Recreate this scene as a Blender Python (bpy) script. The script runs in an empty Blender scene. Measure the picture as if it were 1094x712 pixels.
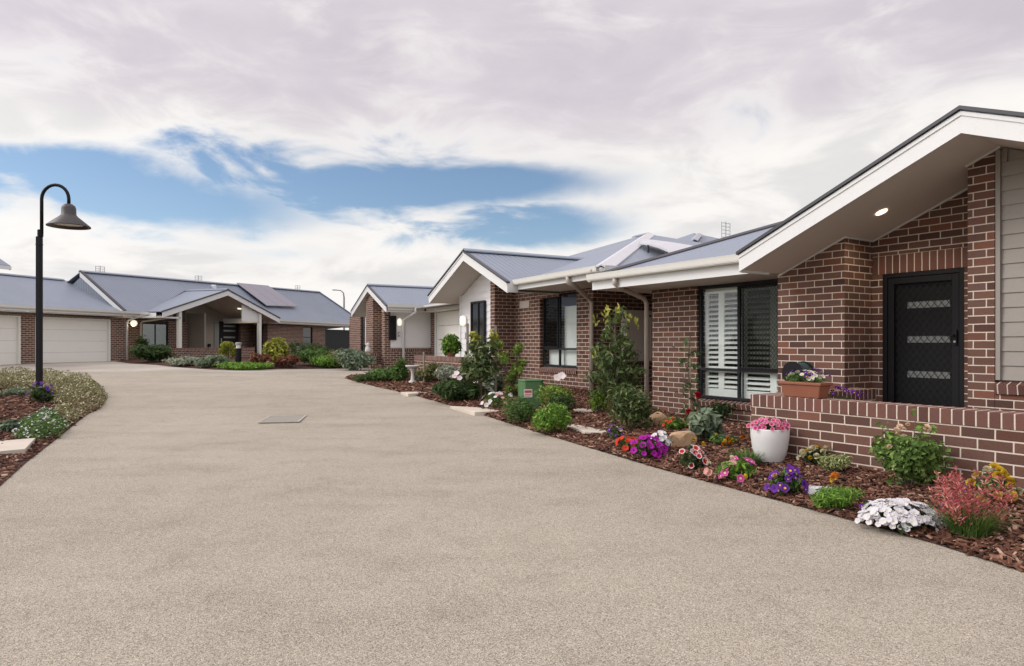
import bpy, bmesh, math, random
import numpy as np
from mathutils import Vector, Matrix, Quaternion
from mathutils.geometry import delaunay_2d_cdt

rnd = random.Random(7)
rng = np.random.default_rng(7)
sc = bpy.context.scene
COL = sc.collection
EYE = 1.25
FP, CX, HY = 710.0, 547.0, 368.0          # focal length and horizon of the photograph, in its pixels
R = math.radians

# ------------------------------------------------------------------ terrain
def smooth(t):
    t = min(1.0, max(0.0, t)); return t*t*(3-2*t)
def G(x, y):
    s = min(1.0, max(0.0, (y-9.0)/18.0))
    s = 0.5*s + 0.5*smooth(s)
    amp = 0.33 + 0.16*min(1.0, max(0.0, (-5.0-x)/13.0))
    return amp*s

def ray_ground(px, py, hf):
    k, v = (px-CX)/FP, (py-HY)/FP
    d = 10.0
    lo, hi = 0.5, 120.0
    f = lambda d: (EYE - d*v) - hf(k*d, d)
    for _ in range(60):
        m = 0.5*(lo+hi)
        if f(m) > 0: lo = m
        else: hi = m
    return k*lo, lo
def frame(a, x, y):
    c, s = math.cos(a), math.sin(a)
    return (x*c - y*s, x*s + y*c)
A1, A2, A4 = R(32.77), R(29.2), R(-18.2)
def Yp(a, X, px):          # y' on the plane x' = X of a house frame, under image column px
    k = (px-CX)/FP; c, s = math.cos(a), math.sin(a)
    t = X/(k*c + s)
    return t*(c - k*s)
def Zp(a, X, px, py):
    k = (px-CX)/FP; c, s = math.cos(a), math.sin(a)
    t = X/(k*c + s)
    return EYE + (HY-py)/FP*t
def Zy(a, X, Y, py):
    c, s = math.cos(a), math.sin(a)
    return EYE + (HY-py)/FP*(X*s + Y*c)

# bed outlines
right_px = [(1094,612),(1000,582),(900,554),(800,527),(740,511),(700,500),(640,482),(600,470),(560,458),(520,445),(480,433),
            (440,422),(400,413),(378,407.5),(369,404.5),(372,402.5),(385,401.5),(405,400.5),(425,399)]
RB = [ray_ground(px, py, G) for px, py in right_px]
RB = [(4.6,-1.5),(3.35,0.8),(2.98,2.3),(2.87,3.1)] + RB
RB += [frame(A2, 8.0, 22.3), frame(A2, 9.4, 21.5), frame(A2, 11.0, 11.5), frame(A1, 11.0, 8.5), frame(A1, 8.6, 8.0), frame(A1, 8.5, -4)]
left_px = [(-60,568),(0,520),(30,493),(60,470),(76,457),(92,444),(108,436),(114,426),(108,414),(84,407),(40,404.5),(0,404),(-120,404)]
LB = [ray_ground(px, py, G) for px, py in left_px] + [(-30.0, 19.0), (-14.0, 2.0), (-6.0, 2.2)]
far_px = [(139,388.6),(165,390),(195,393),(230,395.3),(280,395),(340,394.5),(375,394),(392,392.5),(398,389)]
FB = [ray_ground(px, py, G) for px, py in far_px]
FB += [frame(A4, -26.6, 52), frame(A4, -27.9, 52), frame(A4, -27.9, Yp(A4,-26.4,136))]

def inside(poly, x, y):
    c = False; n = len(poly); j = n-1
    for i in range(n):
        xi, yi = poly[i]; xj, yj = poly[j]
        if (yi > y) != (yj > y) and x < (xj-xi)*(y-yi)/(yj-yi)+xi: c = not c
        j = i
    return c
def edge_dist(poly, x, y, closed=True):
    best = 1e9; n = len(poly)
    for i in range(n if closed else n-1):
        ax, ay = poly[i]; bx, by = poly[(i+1) % n]
        dx, dy = bx-ax, by-ay
        t = max(0, min(1, ((x-ax)*dx+(y-ay)*dy)/(dx*dx+dy*dy+1e-12)))
        best = min(best, math.hypot(x-ax-t*dx, y-ay-t*dy))
    return best
BEDS = [(RB, .165, .105), (LB, .10, .09), (FB, .10, .06)]
def bed_h(i, x, y):
    poly, top, sl = BEDS[i]
    return G(x, y) + 0.006 + min(top, edge_dist(poly, x, y)*sl)
def H(x, y):
    for i, (poly, t, s) in enumerate(BEDS):
        if inside(poly, x, y): return bed_h(i, x, y)
    return G(x, y)
def at(px, py):
    x, y = ray_ground(px, py, H)
    return Vector((x, y, H(x, y)))
def Xside(a, Y, px):
    k = (px-CX)/FP; c, s = math.cos(a), math.sin(a); t = Y/(c-k*s); return t*(k*c+s)
def mpp(p): return p.y/FP       # metres per photo pixel at a point

# ------------------------------------------------------------------ node helpers
class NT:
    def __init__(s, tree): s.t = tree; s.n = tree.nodes; s.l = tree.links
    def node(s, typ, **kw):
        n = s.n.new(typ)
        for k, v in kw.items():
            if k.startswith('i_'):
                key = k[2:]
                key = int(key) if key.isdigit() else key.replace('_', ' ')
                s.set(n.inputs[key], v)
            else: setattr(n, k, v)
        return n
    def set(s, sock, v):
        if isinstance(v, bpy.types.NodeSocket): s.l.new(v, sock)
        elif isinstance(v, (tuple, list)) and len(v) == 3 and sock.type == 'RGBA': sock.default_value = (*v, 1)
        else: sock.default_value = v
    def math(s, op, a, b=None, c=None, clamp=False):
        n = s.n.new('ShaderNodeMath'); n.operation = op; n.use_clamp = clamp
        s.set(n.inputs[0], a)
        if b is not None: s.set(n.inputs[1], b)
        if c is not None: s.set(n.inputs[2], c)
        return n.outputs[0]
    def mix(s, f, a, b, blend='MIX'):
        n = s.n.new('ShaderNodeMix'); n.data_type = 'RGBA'; n.blend_type = blend
        s.set(n.inputs[0], f); s.set(n.inputs[6], a); s.set(n.inputs[7], b)
        return n.outputs[2]
    def noise(s, vec, scale, detail=3, rough=.5, dist=0):
        n = s.n.new('ShaderNodeTexNoise'); s.set(n.inputs['Scale'], scale); n.inputs['Detail'].default_value = detail
        n.inputs['Roughness'].default_value = rough; n.inputs['Distortion'].default_value = dist
        if vec is not None: s.l.new(vec, n.inputs['Vector'])
        return n.outputs['Fac']
    def ramp(s, f, pts):
        n = s.n.new('ShaderNodeValToRGB'); cr = n.color_ramp
        while len(cr.elements) < len(pts): cr.elements.new(.5)
        for e, (p, c) in zip(cr.elements, pts):
            e.position = p; e.color = (*c, 1) if len(c) == 3 else c
        s.set(n.inputs[0], f); return n.outputs[0]
    def sstep(s, v, a, b):
        n = s.n.new('ShaderNodeMapRange'); n.interpolation_type = 'SMOOTHSTEP'
        s.set(n.inputs[0], v); n.inputs[1].default_value = a; n.inputs[2].default_value = b
        return n.outputs[0]
    def bump(s, h, dist, strength=1.0):
        n = s.n.new('ShaderNodeBump'); n.inputs['Strength'].default_value = strength
        n.inputs['Distance'].default_value = dist; s.l.new(h, n.inputs['Height']); return n.outputs[0]

def new_mat(name):
    m = bpy.data.materials.new(name); m.use_nodes = True
    nt = NT(m.node_tree); nt.n.clear()
    out = nt.n.new('ShaderNodeOutputMaterial')
    b = nt.n.new('ShaderNodeBsdfPrincipled'); nt.l.new(b.outputs[0], out.inputs[0])
    return m, nt, b, out
def obco(nt): return nt.node('ShaderNodeTexCoord').outputs['Object']
def uvco(nt): return nt.node('ShaderNodeTexCoord').outputs['UV']

def paint(name, col, rough=.5, var=.08, scale=3.0, metallic=0, spec=.4, grime=.15):
    m, nt, b, out = new_mat(name); co = obco(nt)
    n1 = nt.noise(co, scale, 5, .6); n2 = nt.noise(co, scale*9, 3)
    d = tuple(c*(1-var*2.2) for c in col); l = tuple(min(1, c*(1+var)) for c in col)
    c = nt.mix(n1, d, l)
    c = nt.mix(nt.math('MULTIPLY', nt.sstep(n2, .5, .85), grime), c, tuple(x*.62 for x in col))
    nt.set(b.inputs['Base Color'], c)
    nt.set(b.inputs['Roughness'], nt.math('MULTIPLY_ADD', n2, .2, rough-.1))
    b.inputs['Metallic'].default_value = metallic; b.inputs['Specular IOR Level'].default_value = spec
    nt.l.new(nt.bump(n2, .001, .4), b.inputs['Normal'])
    return m

def brick_mat(name, soldier=False, c1=(.160,.084,.061), c2=(.082,.044,.035)):
    m, nt, b, out = new_mat(name); uv = uvco(nt)
    wob = nt.node('ShaderNodeTexNoise'); wob.inputs['Scale'].default_value = 9; nt.l.new(uv, wob.inputs['Vector'])
    vm = nt.node('ShaderNodeVectorMath', operation='MULTIPLY_ADD')
    nt.l.new(wob.outputs['Color'], vm.inputs[0]); vm.inputs[1].default_value = (.004,.004,0); nt.l.new(uv, vm.inputs[2])
    br = nt.node('ShaderNodeTexBrick'); br.offset = 0.0 if soldier else .5; br.offset_frequency = 2; br.squash = 1
    nt.l.new(vm.outputs[0], br.inputs['Vector'])
    for k, v in (('Scale',1.0),('Mortar Size',.0066),('Mortar Smooth',.25),('Bias',0.0),('Brick Width',.24),('Row Height',.086)):
        br.inputs[k].default_value = v
    br.inputs['Color1'].default_value = (0,0,0,1); br.inputs['Color2'].default_value = (1,1,1,1); br.inputs['Mortar'].default_value = (.5,.5,.5,1)
    t = nt.math('MULTIPLY', br.outputs['Color'], 1.0)
    bc = nt.ramp(t, [(0,c2),(.3,tuple((x+y)/2 for x,y in zip(c1,c2))),(.55,c1),(.75,(c1[0]*.82,c1[1]*.9,c1[2]*1.02)),(.9,(c1[0]*1.25,c1[1]*1.0,c1[2]*.9)),(1,(c2[0]*.75,c2[1]*.75,c2[2]*.8))])
    n = nt.noise(uv, 60, 4, .7); nl = nt.noise(uv, 1.3, 4)
    bc = nt.mix(nt.math('MULTIPLY', nt.sstep(n, .45, .75), .4), bc, tuple(x*.55 for x in c2))
    bc = nt.mix(nt.math('MULTIPLY', nt.sstep(nl, .5, .8), .25), bc, tuple(x*1.5 for x in c1))
    mc = nt.mix(nt.noise(uv, 25, 3), (.56,.48,.40), (.70,.61,.52))
    c = nt.mix(br.outputs['Fac'], bc, mc)
    nt.set(b.inputs['Base Color'], c); b.inputs['Roughness'].default_value = .82; b.inputs['Specular IOR Level'].default_value = .25
    h = nt.math('ADD', nt.math('MULTIPLY', nt.math('SUBTRACT', 1.0, br.outputs['Fac']), 1.0), nt.math('MULTIPLY', n, .35))
    nt.l.new(nt.bump(h, .006, .8), b.inputs['Normal'])
    return m

def roof_mat(name, col):
    m, nt, b, out = new_mat(name); uv = uvco(nt)
    sx = nt.node('ShaderNodeSeparateXYZ'); nt.l.new(uv, sx.inputs[0])
    w = nt.math('MULTIPLY_ADD', nt.math('SINE', nt.math('MULTIPLY', sx.outputs[0], 2*math.pi/.152)), .5, .5)
    n1 = nt.noise(uv, .7, 5, .6); n2 = nt.noise(uv, 14, 3)
    # screw rows
    fu = nt.math('FRACT', nt.math('MULTIPLY', sx.outputs[0], 1/.304)); fv = nt.math('FRACT', nt.math('MULTIPLY', sx.outputs[1], 1/.9))
    du = nt.math('ABSOLUTE', nt.math('SUBTRACT', fu, .5)); dv = nt.math('ABSOLUTE', nt.math('SUBTRACT', fv, .5))
    dot = nt.math('MULTIPLY', nt.math('LESS_THAN', du, .05), nt.math('LESS_THAN', dv, .018))
    c = nt.mix(n1, tuple(x*.86 for x in col), tuple(x*1.12 for x in col))
    c = nt.mix(nt.math('MULTIPLY', nt.sstep(n2, .5, .8), .2), c, tuple(x*.7 for x in col))
    c = nt.mix(nt.math('MULTIPLY', dot, .5), c, (.09,.09,.1))
    nt.set(b.inputs['Base Color'], c); b.inputs['Roughness'].default_value = .42; b.inputs['Specular IOR Level'].default_value = .5
    nt.l.new(nt.bump(w, .016, .7), b.inputs['Normal'])
    return m

def board_mat(name, col, pitch=.15):
    return paint(name, col, .6, .04, 2.5, grime=.08)

def concrete_mat(name, base, speck=True, dark=(.10,.085,.07)):
    m, nt, b, out = new_mat(name); co = obco(nt)
    big = nt.noise(co, .35, 5, .6, .4); mid = nt.noise(co, 2.2, 5, .65); fine = nt.noise(co, 24, 4, .7)
    mp = nt.node('ShaderNodeMapping'); mp.inputs['Scale'].default_value = (.4, 1.1, 1); nt.l.new(co, mp.inputs[0])
    streak = nt.noise(mp.outputs[0], 1.1, 5, .6)
    lo = tuple(x*.80 for x in base); hi = tuple(min(1, x*1.14) for x in base)
    c = nt.mix(nt.sstep(big, .3, .7), lo, hi)
    c = nt.mix(nt.math('MULTIPLY', nt.sstep(streak, .48, .72), .33), c, tuple(x*.66 for x in base))
    c = nt.mix(nt.math('MULTIPLY', nt.sstep(mid, .5, .8), .35), c, tuple(x*.74 for x in base))
    c = nt.mix(nt.math('MULTIPLY', nt.sstep(fine, .45, .75), .3), c, tuple(x*.62 for x in base))
    if speck:
        vo = nt.node('ShaderNodeTexVoronoi'); vo.inputs['Scale'].default_value = 230; nt.l.new(co, vo.inputs['Vector'])
        sp = nt.node('ShaderNodeSeparateColor'); nt.l.new(vo.outputs['Color'], sp.inputs[0])
        peb = nt.ramp(sp.outputs[0], [(0,(.05,.042,.034)),(.13,(.11,.095,.075)),(.3,tuple(x*.8 for x in base)),(.62,tuple(x*1.1 for x in base)),(.86,tuple(min(1,x*1.5) for x in base)),(1,(.72,.66,.57))])
        c = nt.mix(.62, c, peb)
        c = nt.mix(.8, c, nt.mix(nt.math('ADD', nt.math('MULTIPLY', nt.sstep(streak, .42, .75), .4), nt.math('MULTIPLY', nt.sstep(mid, .45, .75), .5), clamp=True), (1.0,1.0,1.0), (.72,.71,.69)), 'MULTIPLY')
        hgt = nt.math('SUBTRACT', 1.0, vo.outputs['Distance'])
        nt.l.new(nt.bump(nt.math('ADD', hgt, fine), .003, .55), b.inputs['Normal'])
    else:
        nt.l.new(nt.bump(fine, .002, .4), b.inputs['Normal'])
    nt.set(b.inputs['Base Color'], c); b.inputs['Roughness'].default_value = .85; b.inputs['Specular IOR Level'].default_value = .25
    return m

def tint_mat(name, stops, rough=.7, trans=.25, spec=.25):
    m, nt, b, out = new_mat(name)
    a = nt.node('ShaderNodeAttribute', attribute_name='tint')
    n = nt.noise(obco(nt), 5, 3)
    f = nt.math('ADD', a.outputs['Fac'], nt.math('MULTIPLY', nt.math('SUBTRACT', n, .5), .35), clamp=True)
    c = nt.ramp(f, stops)
    nt.set(b.inputs['Base Color'], c); b.inputs['Roughness'].default_value = rough; b.inputs['Specular IOR Level'].default_value = spec
    if trans:
        tr = nt.node('ShaderNodeBsdfTranslucent'); nt.set(tr.inputs[0], nt.mix(.4, c, (.25,.32,.05)))
        mx = nt.node('ShaderNodeMixShader'); mx.inputs[0].default_value = trans
        nt.l.new(b.outputs[0], mx.inputs[1]); nt.l.new(tr.outputs[0], mx.inputs[2]); nt.l.new(mx.outputs[0], out.inputs[0])
    return m
def greens(name, dark, mid, light, trans=.25, rough=.6):
    return tint_mat(name, [(0,dark),(.45,mid),(.8,light),(1,tuple(min(1,x*1.25) for x in light))], rough, trans)

def petal_mat(name, col):
    m, nt, b, out = new_mat(name); n = nt.noise(obco(nt), 60, 3)
    oi = nt.node('ShaderNodeObjectInfo')
    c = nt.mix(n, tuple(x*.72 for x in col), col)
    c = nt.mix(nt.math('MULTIPLY', oi.outputs['Random'], .3), c, tuple(min(1, x*.6) for x in col))
    nt.set(b.inputs['Base Color'], c); b.inputs['Roughness'].default_value = .6; b.inputs['Specular IOR Level'].default_value = .15
    tr = nt.node('ShaderNodeBsdfTranslucent'); nt.set(tr.inputs[0], c)
    mx = nt.node('ShaderNodeMixShader'); mx.inputs[0].default_value = .2
    nt.l.new(b.outputs[0], mx.inputs[1]); nt.l.new(tr.outputs[0], mx.inputs[2]); nt.l.new(mx.outputs[0], out.inputs[0])
    return m

def glass_mat(name, tint=(.55,.6,.6), refl=.10):
    m, nt, b, out = new_mat(name); nt.n.remove(b)
    t = nt.node('ShaderNodeBsdfTransparent'); t.inputs[0].default_value = (*tint, 1)
    g = nt.node('ShaderNodeBsdfGlossy'); g.inputs['Roughness'].default_value = .02; g.inputs['Color'].default_value = (.9,.95,.95,1)
    n = nt.noise(obco(nt), 1.5, 2); nt.l.new(nt.bump(n, .001, .2), g.inputs['Normal'])
    fr = nt.node('ShaderNodeFresnel'); fr.inputs[0].default_value = 1.5
    ge = nt.node('ShaderNodeNewGeometry')
    mx = nt.node('ShaderNodeMixShader'); nt.l.new(nt.math('MULTIPLY', nt.math('ADD', fr.outputs[0], refl, clamp=True), nt.math('SUBTRACT', 1.0, ge.outputs['Backfacing'])), mx.inputs[0])
    nt.l.new(t.outputs[0], mx.inputs[1]); nt.l.new(g.outputs[0], mx.inputs[2]); nt.l.new(mx.outputs[0], out.inputs[0])
    return m
def emit_mat(name, col, s):
    m, nt, b, out = new_mat(name)
    b.inputs['Base Color'].default_value = (.8,.8,.8,1)
    b.inputs['Emission Color'].default_value = (*col, 1); b.inputs['Emission Strength'].default_value = s
    return m
def wood_mat(name, col):
    m, nt, b, out = new_mat(name); co = obco(nt)
    mp = nt.node('ShaderNodeMapping'); mp.inputs['Scale'].default_value = (14,14,1.2); nt.l.new(co, mp.inputs[0])
    n = nt.noise(mp.outputs[0], 3, 5, .6)
    nt.set(b.inputs['Base Color'], nt.mix(n, tuple(x*.55 for x in col), tuple(x*1.2 for x in col)))
    b.inputs['Roughness'].default_value = .85; nt.l.new(nt.bump(n, .004, .6), b.inputs['Normal'])
    return m
def rock_mat(name, a, bb):
    m, nt, b, out = new_mat(name); co = obco(nt)
    n = nt.noise(co, 5, 6, .65, .5); n2 = nt.noise(co, 40, 4, .6)
    c = nt.mix(nt.sstep(n, .3, .7), a, bb); c = nt.mix(nt.math('MULTIPLY', nt.sstep(n2, .5, .8), .5), c, tuple(x*.5 for x in a))
    nt.set(b.inputs['Base Color'], c); b.inputs['Roughness'].default_value = .9
    nt.l.new(nt.bump(nt.math('ADD', n, nt.math('MULTIPLY', n2, .3)), .02, .7), b.inputs['Normal'])
    return m
def soil_mat(name):
    m, nt, b, out = new_mat(name); co = obco(nt)
    vo = nt.node('ShaderNodeTexVoronoi'); vo.inputs['Scale'].default_value = 34; nt.l.new(co, vo.inputs['Vector'])
    sp = nt.node('ShaderNodeSeparateColor'); nt.l.new(vo.outputs['Color'], sp.inputs[0])
    n = nt.noise(co, 2.0, 4)
    c = nt.ramp(sp.outputs[0], [(0,(.018,.009,.006)),(.4,(.05,.024,.016)),(.75,(.10,.05,.034)),(.93,(.16,.09,.06)),(1,(.25,.16,.11))])
    c = nt.mix(nt.math('MULTIPLY', nt.sstep(n, .45, .8), .4), c, (.05,.033,.024))
    nt.set(b.inputs['Base Color'], c); b.inputs['Roughness'].default_value = .9; b.inputs['Specular IOR Level'].default_value = .2
    nt.l.new(nt.bump(nt.math('ADD', vo.outputs['Distance'], nt.math('MULTIPLY', n, .5)), .03, .8), b.inputs['Normal'])
    return m

M = {}
M['brick'] = brick_mat('brown_brick'); M['soldier'] = brick_mat('brown_brick_on_edge', True, (.165,.078,.060), (.10,.048,.038))
M['roof'] = roof_mat('blue_grey_roof_steel', (.215,.25,.305))
M['cap'] = paint('ridge_capping', (.36,.37,.40), .35, .04, spec=.6)
M['hipcap'] = paint('sky_sheen_ridge_capping', (.62,.62,.64), .35, .04, spec=.6)  # sky reflection on the hip capping, put into a lighter base colour
M['white'] = paint('white_trim', (.72,.735,.73), .45, .03)
M['cream'] = paint('cream_gutter', (.71,.71,.665), .4, .03)
M['dark_trim'] = paint('dark_barge_cap', (.05,.05,.058), .4, .05)
M['soffit'] = paint('soffit_sheet', (.74,.70,.65), .7, .04, 1.2, grime=.05)
M['taupe'] = paint('taupe_boards', (.30,.275,.245), .6, .04)
M['pale_board'] = paint('pale_grey_boards', (.74,.74,.75), .6, .03)
M['taupe_pipe'] = paint('taupe_pipe', (.48,.42,.37), .45, .04)
M['black'] = paint('black_powder_coat', (.009,.009,.011), .55, .1, spec=.2)
M['charcoal'] = paint('charcoal_frame', (.014,.016,.02), .5, .1, spec=.3)
M['door_black'] = paint('black_door', (.012,.012,.013), .6, .1, spec=.2)
M['frost'] = paint('frosted_glass', (.21,.225,.22), .25, .04)
M['shutter'] = paint('white_shutter', (.90,.91,.90), .4, .02)
M['blind'] = paint('white_blind', (.84,.86,.86), .7, .02)
M['garage'] = paint('cream_garage_door', (.80,.79,.74), .45, .025)
M['glass'] = glass_mat('window_glass', (.95,.97,.96), .03)
M['flymesh'] = glass_mat('fly_mesh', (.66,.66,.64), -.03)
M['night_glass'] = paint('dark_room_glass', (.018,.021,.022), .06, .1, spec=.9, grime=0)
M['dark_glass'] = glass_mat('dark_window_glass', (.35,.38,.38), .12)
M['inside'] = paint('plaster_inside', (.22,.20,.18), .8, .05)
M['slab'] = concrete_mat('floor_concrete', (.36,.33,.30), False)
M['meter'] = paint('meter_box', (.72,.67,.61), .5, .03)
M['lamp'] = emit_mat('lit_lamp', (1,.80,.55), 1.9)
M['lamp_soft'] = emit_mat('lit_wall_lamp', (1,.88,.72), .75)
M['pv'] = paint('solar_glass', (.26,.25,.29), .16, .06, spec=.9)
M['pv_sheen'] = paint('sky_sheen_solar_sheet', (.55,.55,.58), .25, .04, spec=.8)  # paleness is reflected sky painted into the panel colour
M['grate'] = paint('cast_grate', (.40,.375,.325), .7, .08, 9)
M['steel'] = paint('galvanised_steel', (.30,.31,.32), .45, .06, metallic=.4)
M['drive'] = concrete_mat('exposed_aggregate', (.355,.318,.252))
M['apron'] = concrete_mat('smooth_concrete', (.375,.345,.292), False)
M['paver'] = concrete_mat('pale_paver', (.60,.54,.45), False)
M['soil'] = soil_mat('mulch_soil')
M['chip'] = tint_mat('bark_chip', [(0,(.028,.011,.007)),(.35,(.085,.036,.022)),(.65,(.17,.08,.05)),(.88,(.29,.165,.11)),(1,(.42,.28,.2))], .85, 0)
M['land'] = paint('distant_land', (.09,.10,.05), .9, .2, .2)
M['terracotta'] = paint('terracotta', (.25,.092,.05), .6, .08, 8)
M['pot_white'] = paint('white_pot', (.68,.68,.67), .55, .05, 7)
M['pillar_green'] = paint('green_pillar', (.085,.185,.075), .5, .05)
M['sticker'] = paint('sticker_white', (.75,.72,.7), .5, .02); M['sticker_red'] = paint('sticker_red', (.55,.10,.09), .5, .02)
M['stake'] = wood_mat('weathered_timber', (.30,.25,.2)); M['bamboo'] = wood_mat('pale_stake', (.52,.42,.28))
M['bark'] = wood_mat('branch_bark', (.13,.10,.075))
M['sand'] = rock_mat('sandstone', (.34,.22,.12), (.56,.40,.25)); M['slate'] = rock_mat('slate', (.12,.14,.13), (.2,.22,.21))
M['cement'] = paint('cast_cement', (.58,.57,.53), .8, .06, 8)
M['lampshade'] = paint('weathered_lamp_shade', (.062,.055,.055), .5, .1, 6)
M['lens'] = paint('lamp_lens', (.72,.68,.62), .3, .03)
M['hose'] = paint('green_hose', (.05,.12,.10), .4, .1)

# ------------------------------------------------------------------ mesh builder
class MB:
    def __init__(s, T=None): s.v = []; s.f = []; s.m = []; s.T = T
    def add(s, vs, fs, mi=0):
        n = len(s.v)
        s.v += [tuple(s.T(*v)) if s.T else tuple(v) for v in vs]
        s.f += [tuple(i+n for i in f) for f in fs]; s.m += [mi]*len(fs); return s
    def box(s, x0, x1, y0, y1, z0, z1, mi=0):
        return s.add([(x0,y0,z0),(x1,y0,z0),(x1,y1,z0),(x0,y1,z0),(x0,y0,z1),(x1,y0,z1),(x1,y1,z1),(x0,y1,z1)],
                     [(0,3,2,1),(4,5,6,7),(0,1,5,4),(1,2,6,5),(2,3,7,6),(3,0,4,7)], mi)
    def prism(s, poly, ax, a0, a1, mi=0):
        n = len(poly)
        mk = {'x': lambda p, a: (a, p[0], p[1]), 'y': lambda p, a: (p[0], a, p[1]), 'z': lambda p, a: (p[0], p[1], a)}[ax]
        vs = [mk(p, a0) for p in poly]+[mk(p, a1) for p in poly]
        fs = [tuple(range(n-1,-1,-1)), tuple(range(n,2*n))]+[(i,(i+1)%n,n+(i+1)%n,n+i) for i in range(n)]
        return s.add(vs, fs, mi)
    def slab(s, pts, t, mi=0):      # polygon of 3D points, thickened straight down
        n = len(pts); vs = [tuple(p) for p in pts]+[(p[0],p[1],p[2]-t) for p in pts]
        return s.add(vs, [tuple(range(n)), tuple(range(2*n-1,n-1,-1))]+[(i,n+i,n+(i+1)%n,(i+1)%n) for i in range(n)], mi)
    def tube(s, pts, r, n=8, mi=0):
        pts = [Vector(p) for p in pts]; rs = r if isinstance(r, (list,tuple)) else [r]*len(pts)
        vs = []; up = None
        for i, p in enumerate(pts):
            d = (pts[min(i+1,len(pts)-1)]-pts[max(i-1,0)]).normalized()
            if up is None:
                up = Vector((0,0,1)) if abs(d.z) < .9 else Vector((1,0,0))
            a = d.cross(up).normalized(); b = a.cross(d).normalized(); up = b
            for j in range(n):
                t = 2*math.pi*(j+.5)/n
                vs.append(tuple(p + a*math.cos(t)*rs[i] + b*math.sin(t)*rs[i]))
        fs = []
        for i in range(len(pts)-1):
            for j in range(n):
                fs.append((i*n+j, i*n+(j+1)%n, (i+1)*n+(j+1)%n, (i+1)*n+j))
        fs += [tuple(range(n-1,-1,-1)), tuple(range((len(pts)-1)*n, len(pts)*n))]
        return s.add(vs, fs, mi)
    def lathe(s, prof, c=(0,0,0), n=24, mi=0, sx=1, sy=1):
        vs = []; fs = []
        for r, z in prof:
            for j in range(n):
                t = 2*math.pi*j/n; vs.append((c[0]+r*sx*math.cos(t), c[1]+r*sy*math.sin(t), c[2]+z))
        for i in range(len(prof)-1):
            for j in range(n): fs.append((i*n+j, i*n+(j+1)%n, (i+1)*n+(j+1)%n, (i+1)*n+j))
        fs += [tuple(range(n-1,-1,-1)), tuple(range((len(prof)-1)*n, len(prof)*n))]
        return s.add(vs, fs, mi)
    def build(s, name, mats, parent=None, smooth=False, bevel=0, uv=None, z0=0.0, off=(0,0,0), recalc=True):
        if not isinstance(mats, (list,tuple)): mats = [mats]
        me = bpy.data.meshes.new(name)
        me.from_pydata([(v[0]-off[0], v[1]-off[1], v[2]-off[2]) for v in s.v], [], s.f)
        for m in mats: me.materials.append(M[m] if isinstance(m, str) else m)
        me.polygons.foreach_set('material_index', s.m)
        if recalc:
            bm = bmesh.new(); bm.from_mesh(me)
            bmesh.ops.recalc_face_normals(bm, faces=bm.faces)
            bm.to_mesh(me); bm.free()
        if smooth: me.polygons.foreach_set('use_smooth', [True]*len(me.polygons))
        if uv:
            lay = me.uv_layers.new(name='UVMap')
            for p in me.polygons:
                n = p.normal
                for li in p.loop_indices:
                    x, y, z = me.vertices[me.loops[li].vertex_index].co; x += off[0]; y += off[1]; z += off[2]
                    if uv == 'roof':
                        h = Vector((-n.y, n.x, 0))
                        h = h.normalized() if h.length > .05 else Vector((1,0,0))
                        q = n.cross(h); u, v = Vector((x,y,z)).dot(h), Vector((x,y,z)).dot(q)
                    elif abs(n.z) > .8: u, v = y, x
                    elif abs(n.x) > abs(n.y): u, v = y, z
                    else: u, v = x, z
                    if uv == 'soldier': u, v = (v-z0+.0075, u) if abs(n.z) <= .8 else (x, y)
                    lay.data[li].uv = (u, v)
        o = bpy.data.objects.new(name, me); COL.objects.link(o)
        if parent is not None: o.parent = parent
        if bevel:
            bv = o.modifiers.new('soften', 'BEVEL'); bv.width = bevel; bv.segments = 2; bv.limit_method = 'ANGLE'
        return o

def tag(o, label=None, cat=None, group=None, kind=None):
    if label: o['label'] = label
    if cat: o['category'] = cat
    if group: o['group'] = group
    if kind: o['kind'] = kind
    return o
def empty(name, loc, rz=0):
    o = bpy.data.objects.new(name, None); COL.objects.link(o); o.location = loc; o.rotation_euler = (0,0,rz)
    o.empty_display_size = .2
    return o
class House:            # everything is drawn in the house's own axes; org is the root's place in them
    def __init__(s, name, a, org, label, cat='house', group=None):
        s.a = a; s.org = org; x, y = frame(a, org[0], org[1])
        s.root = empty(name, (x, y, org[2]), a); tag(s.root, label, cat, group)
    def part(s, mb, name, mats, parent=None, **kw):
        return mb.build(name, mats, parent or s.root, off=s.org, **kw)

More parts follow.
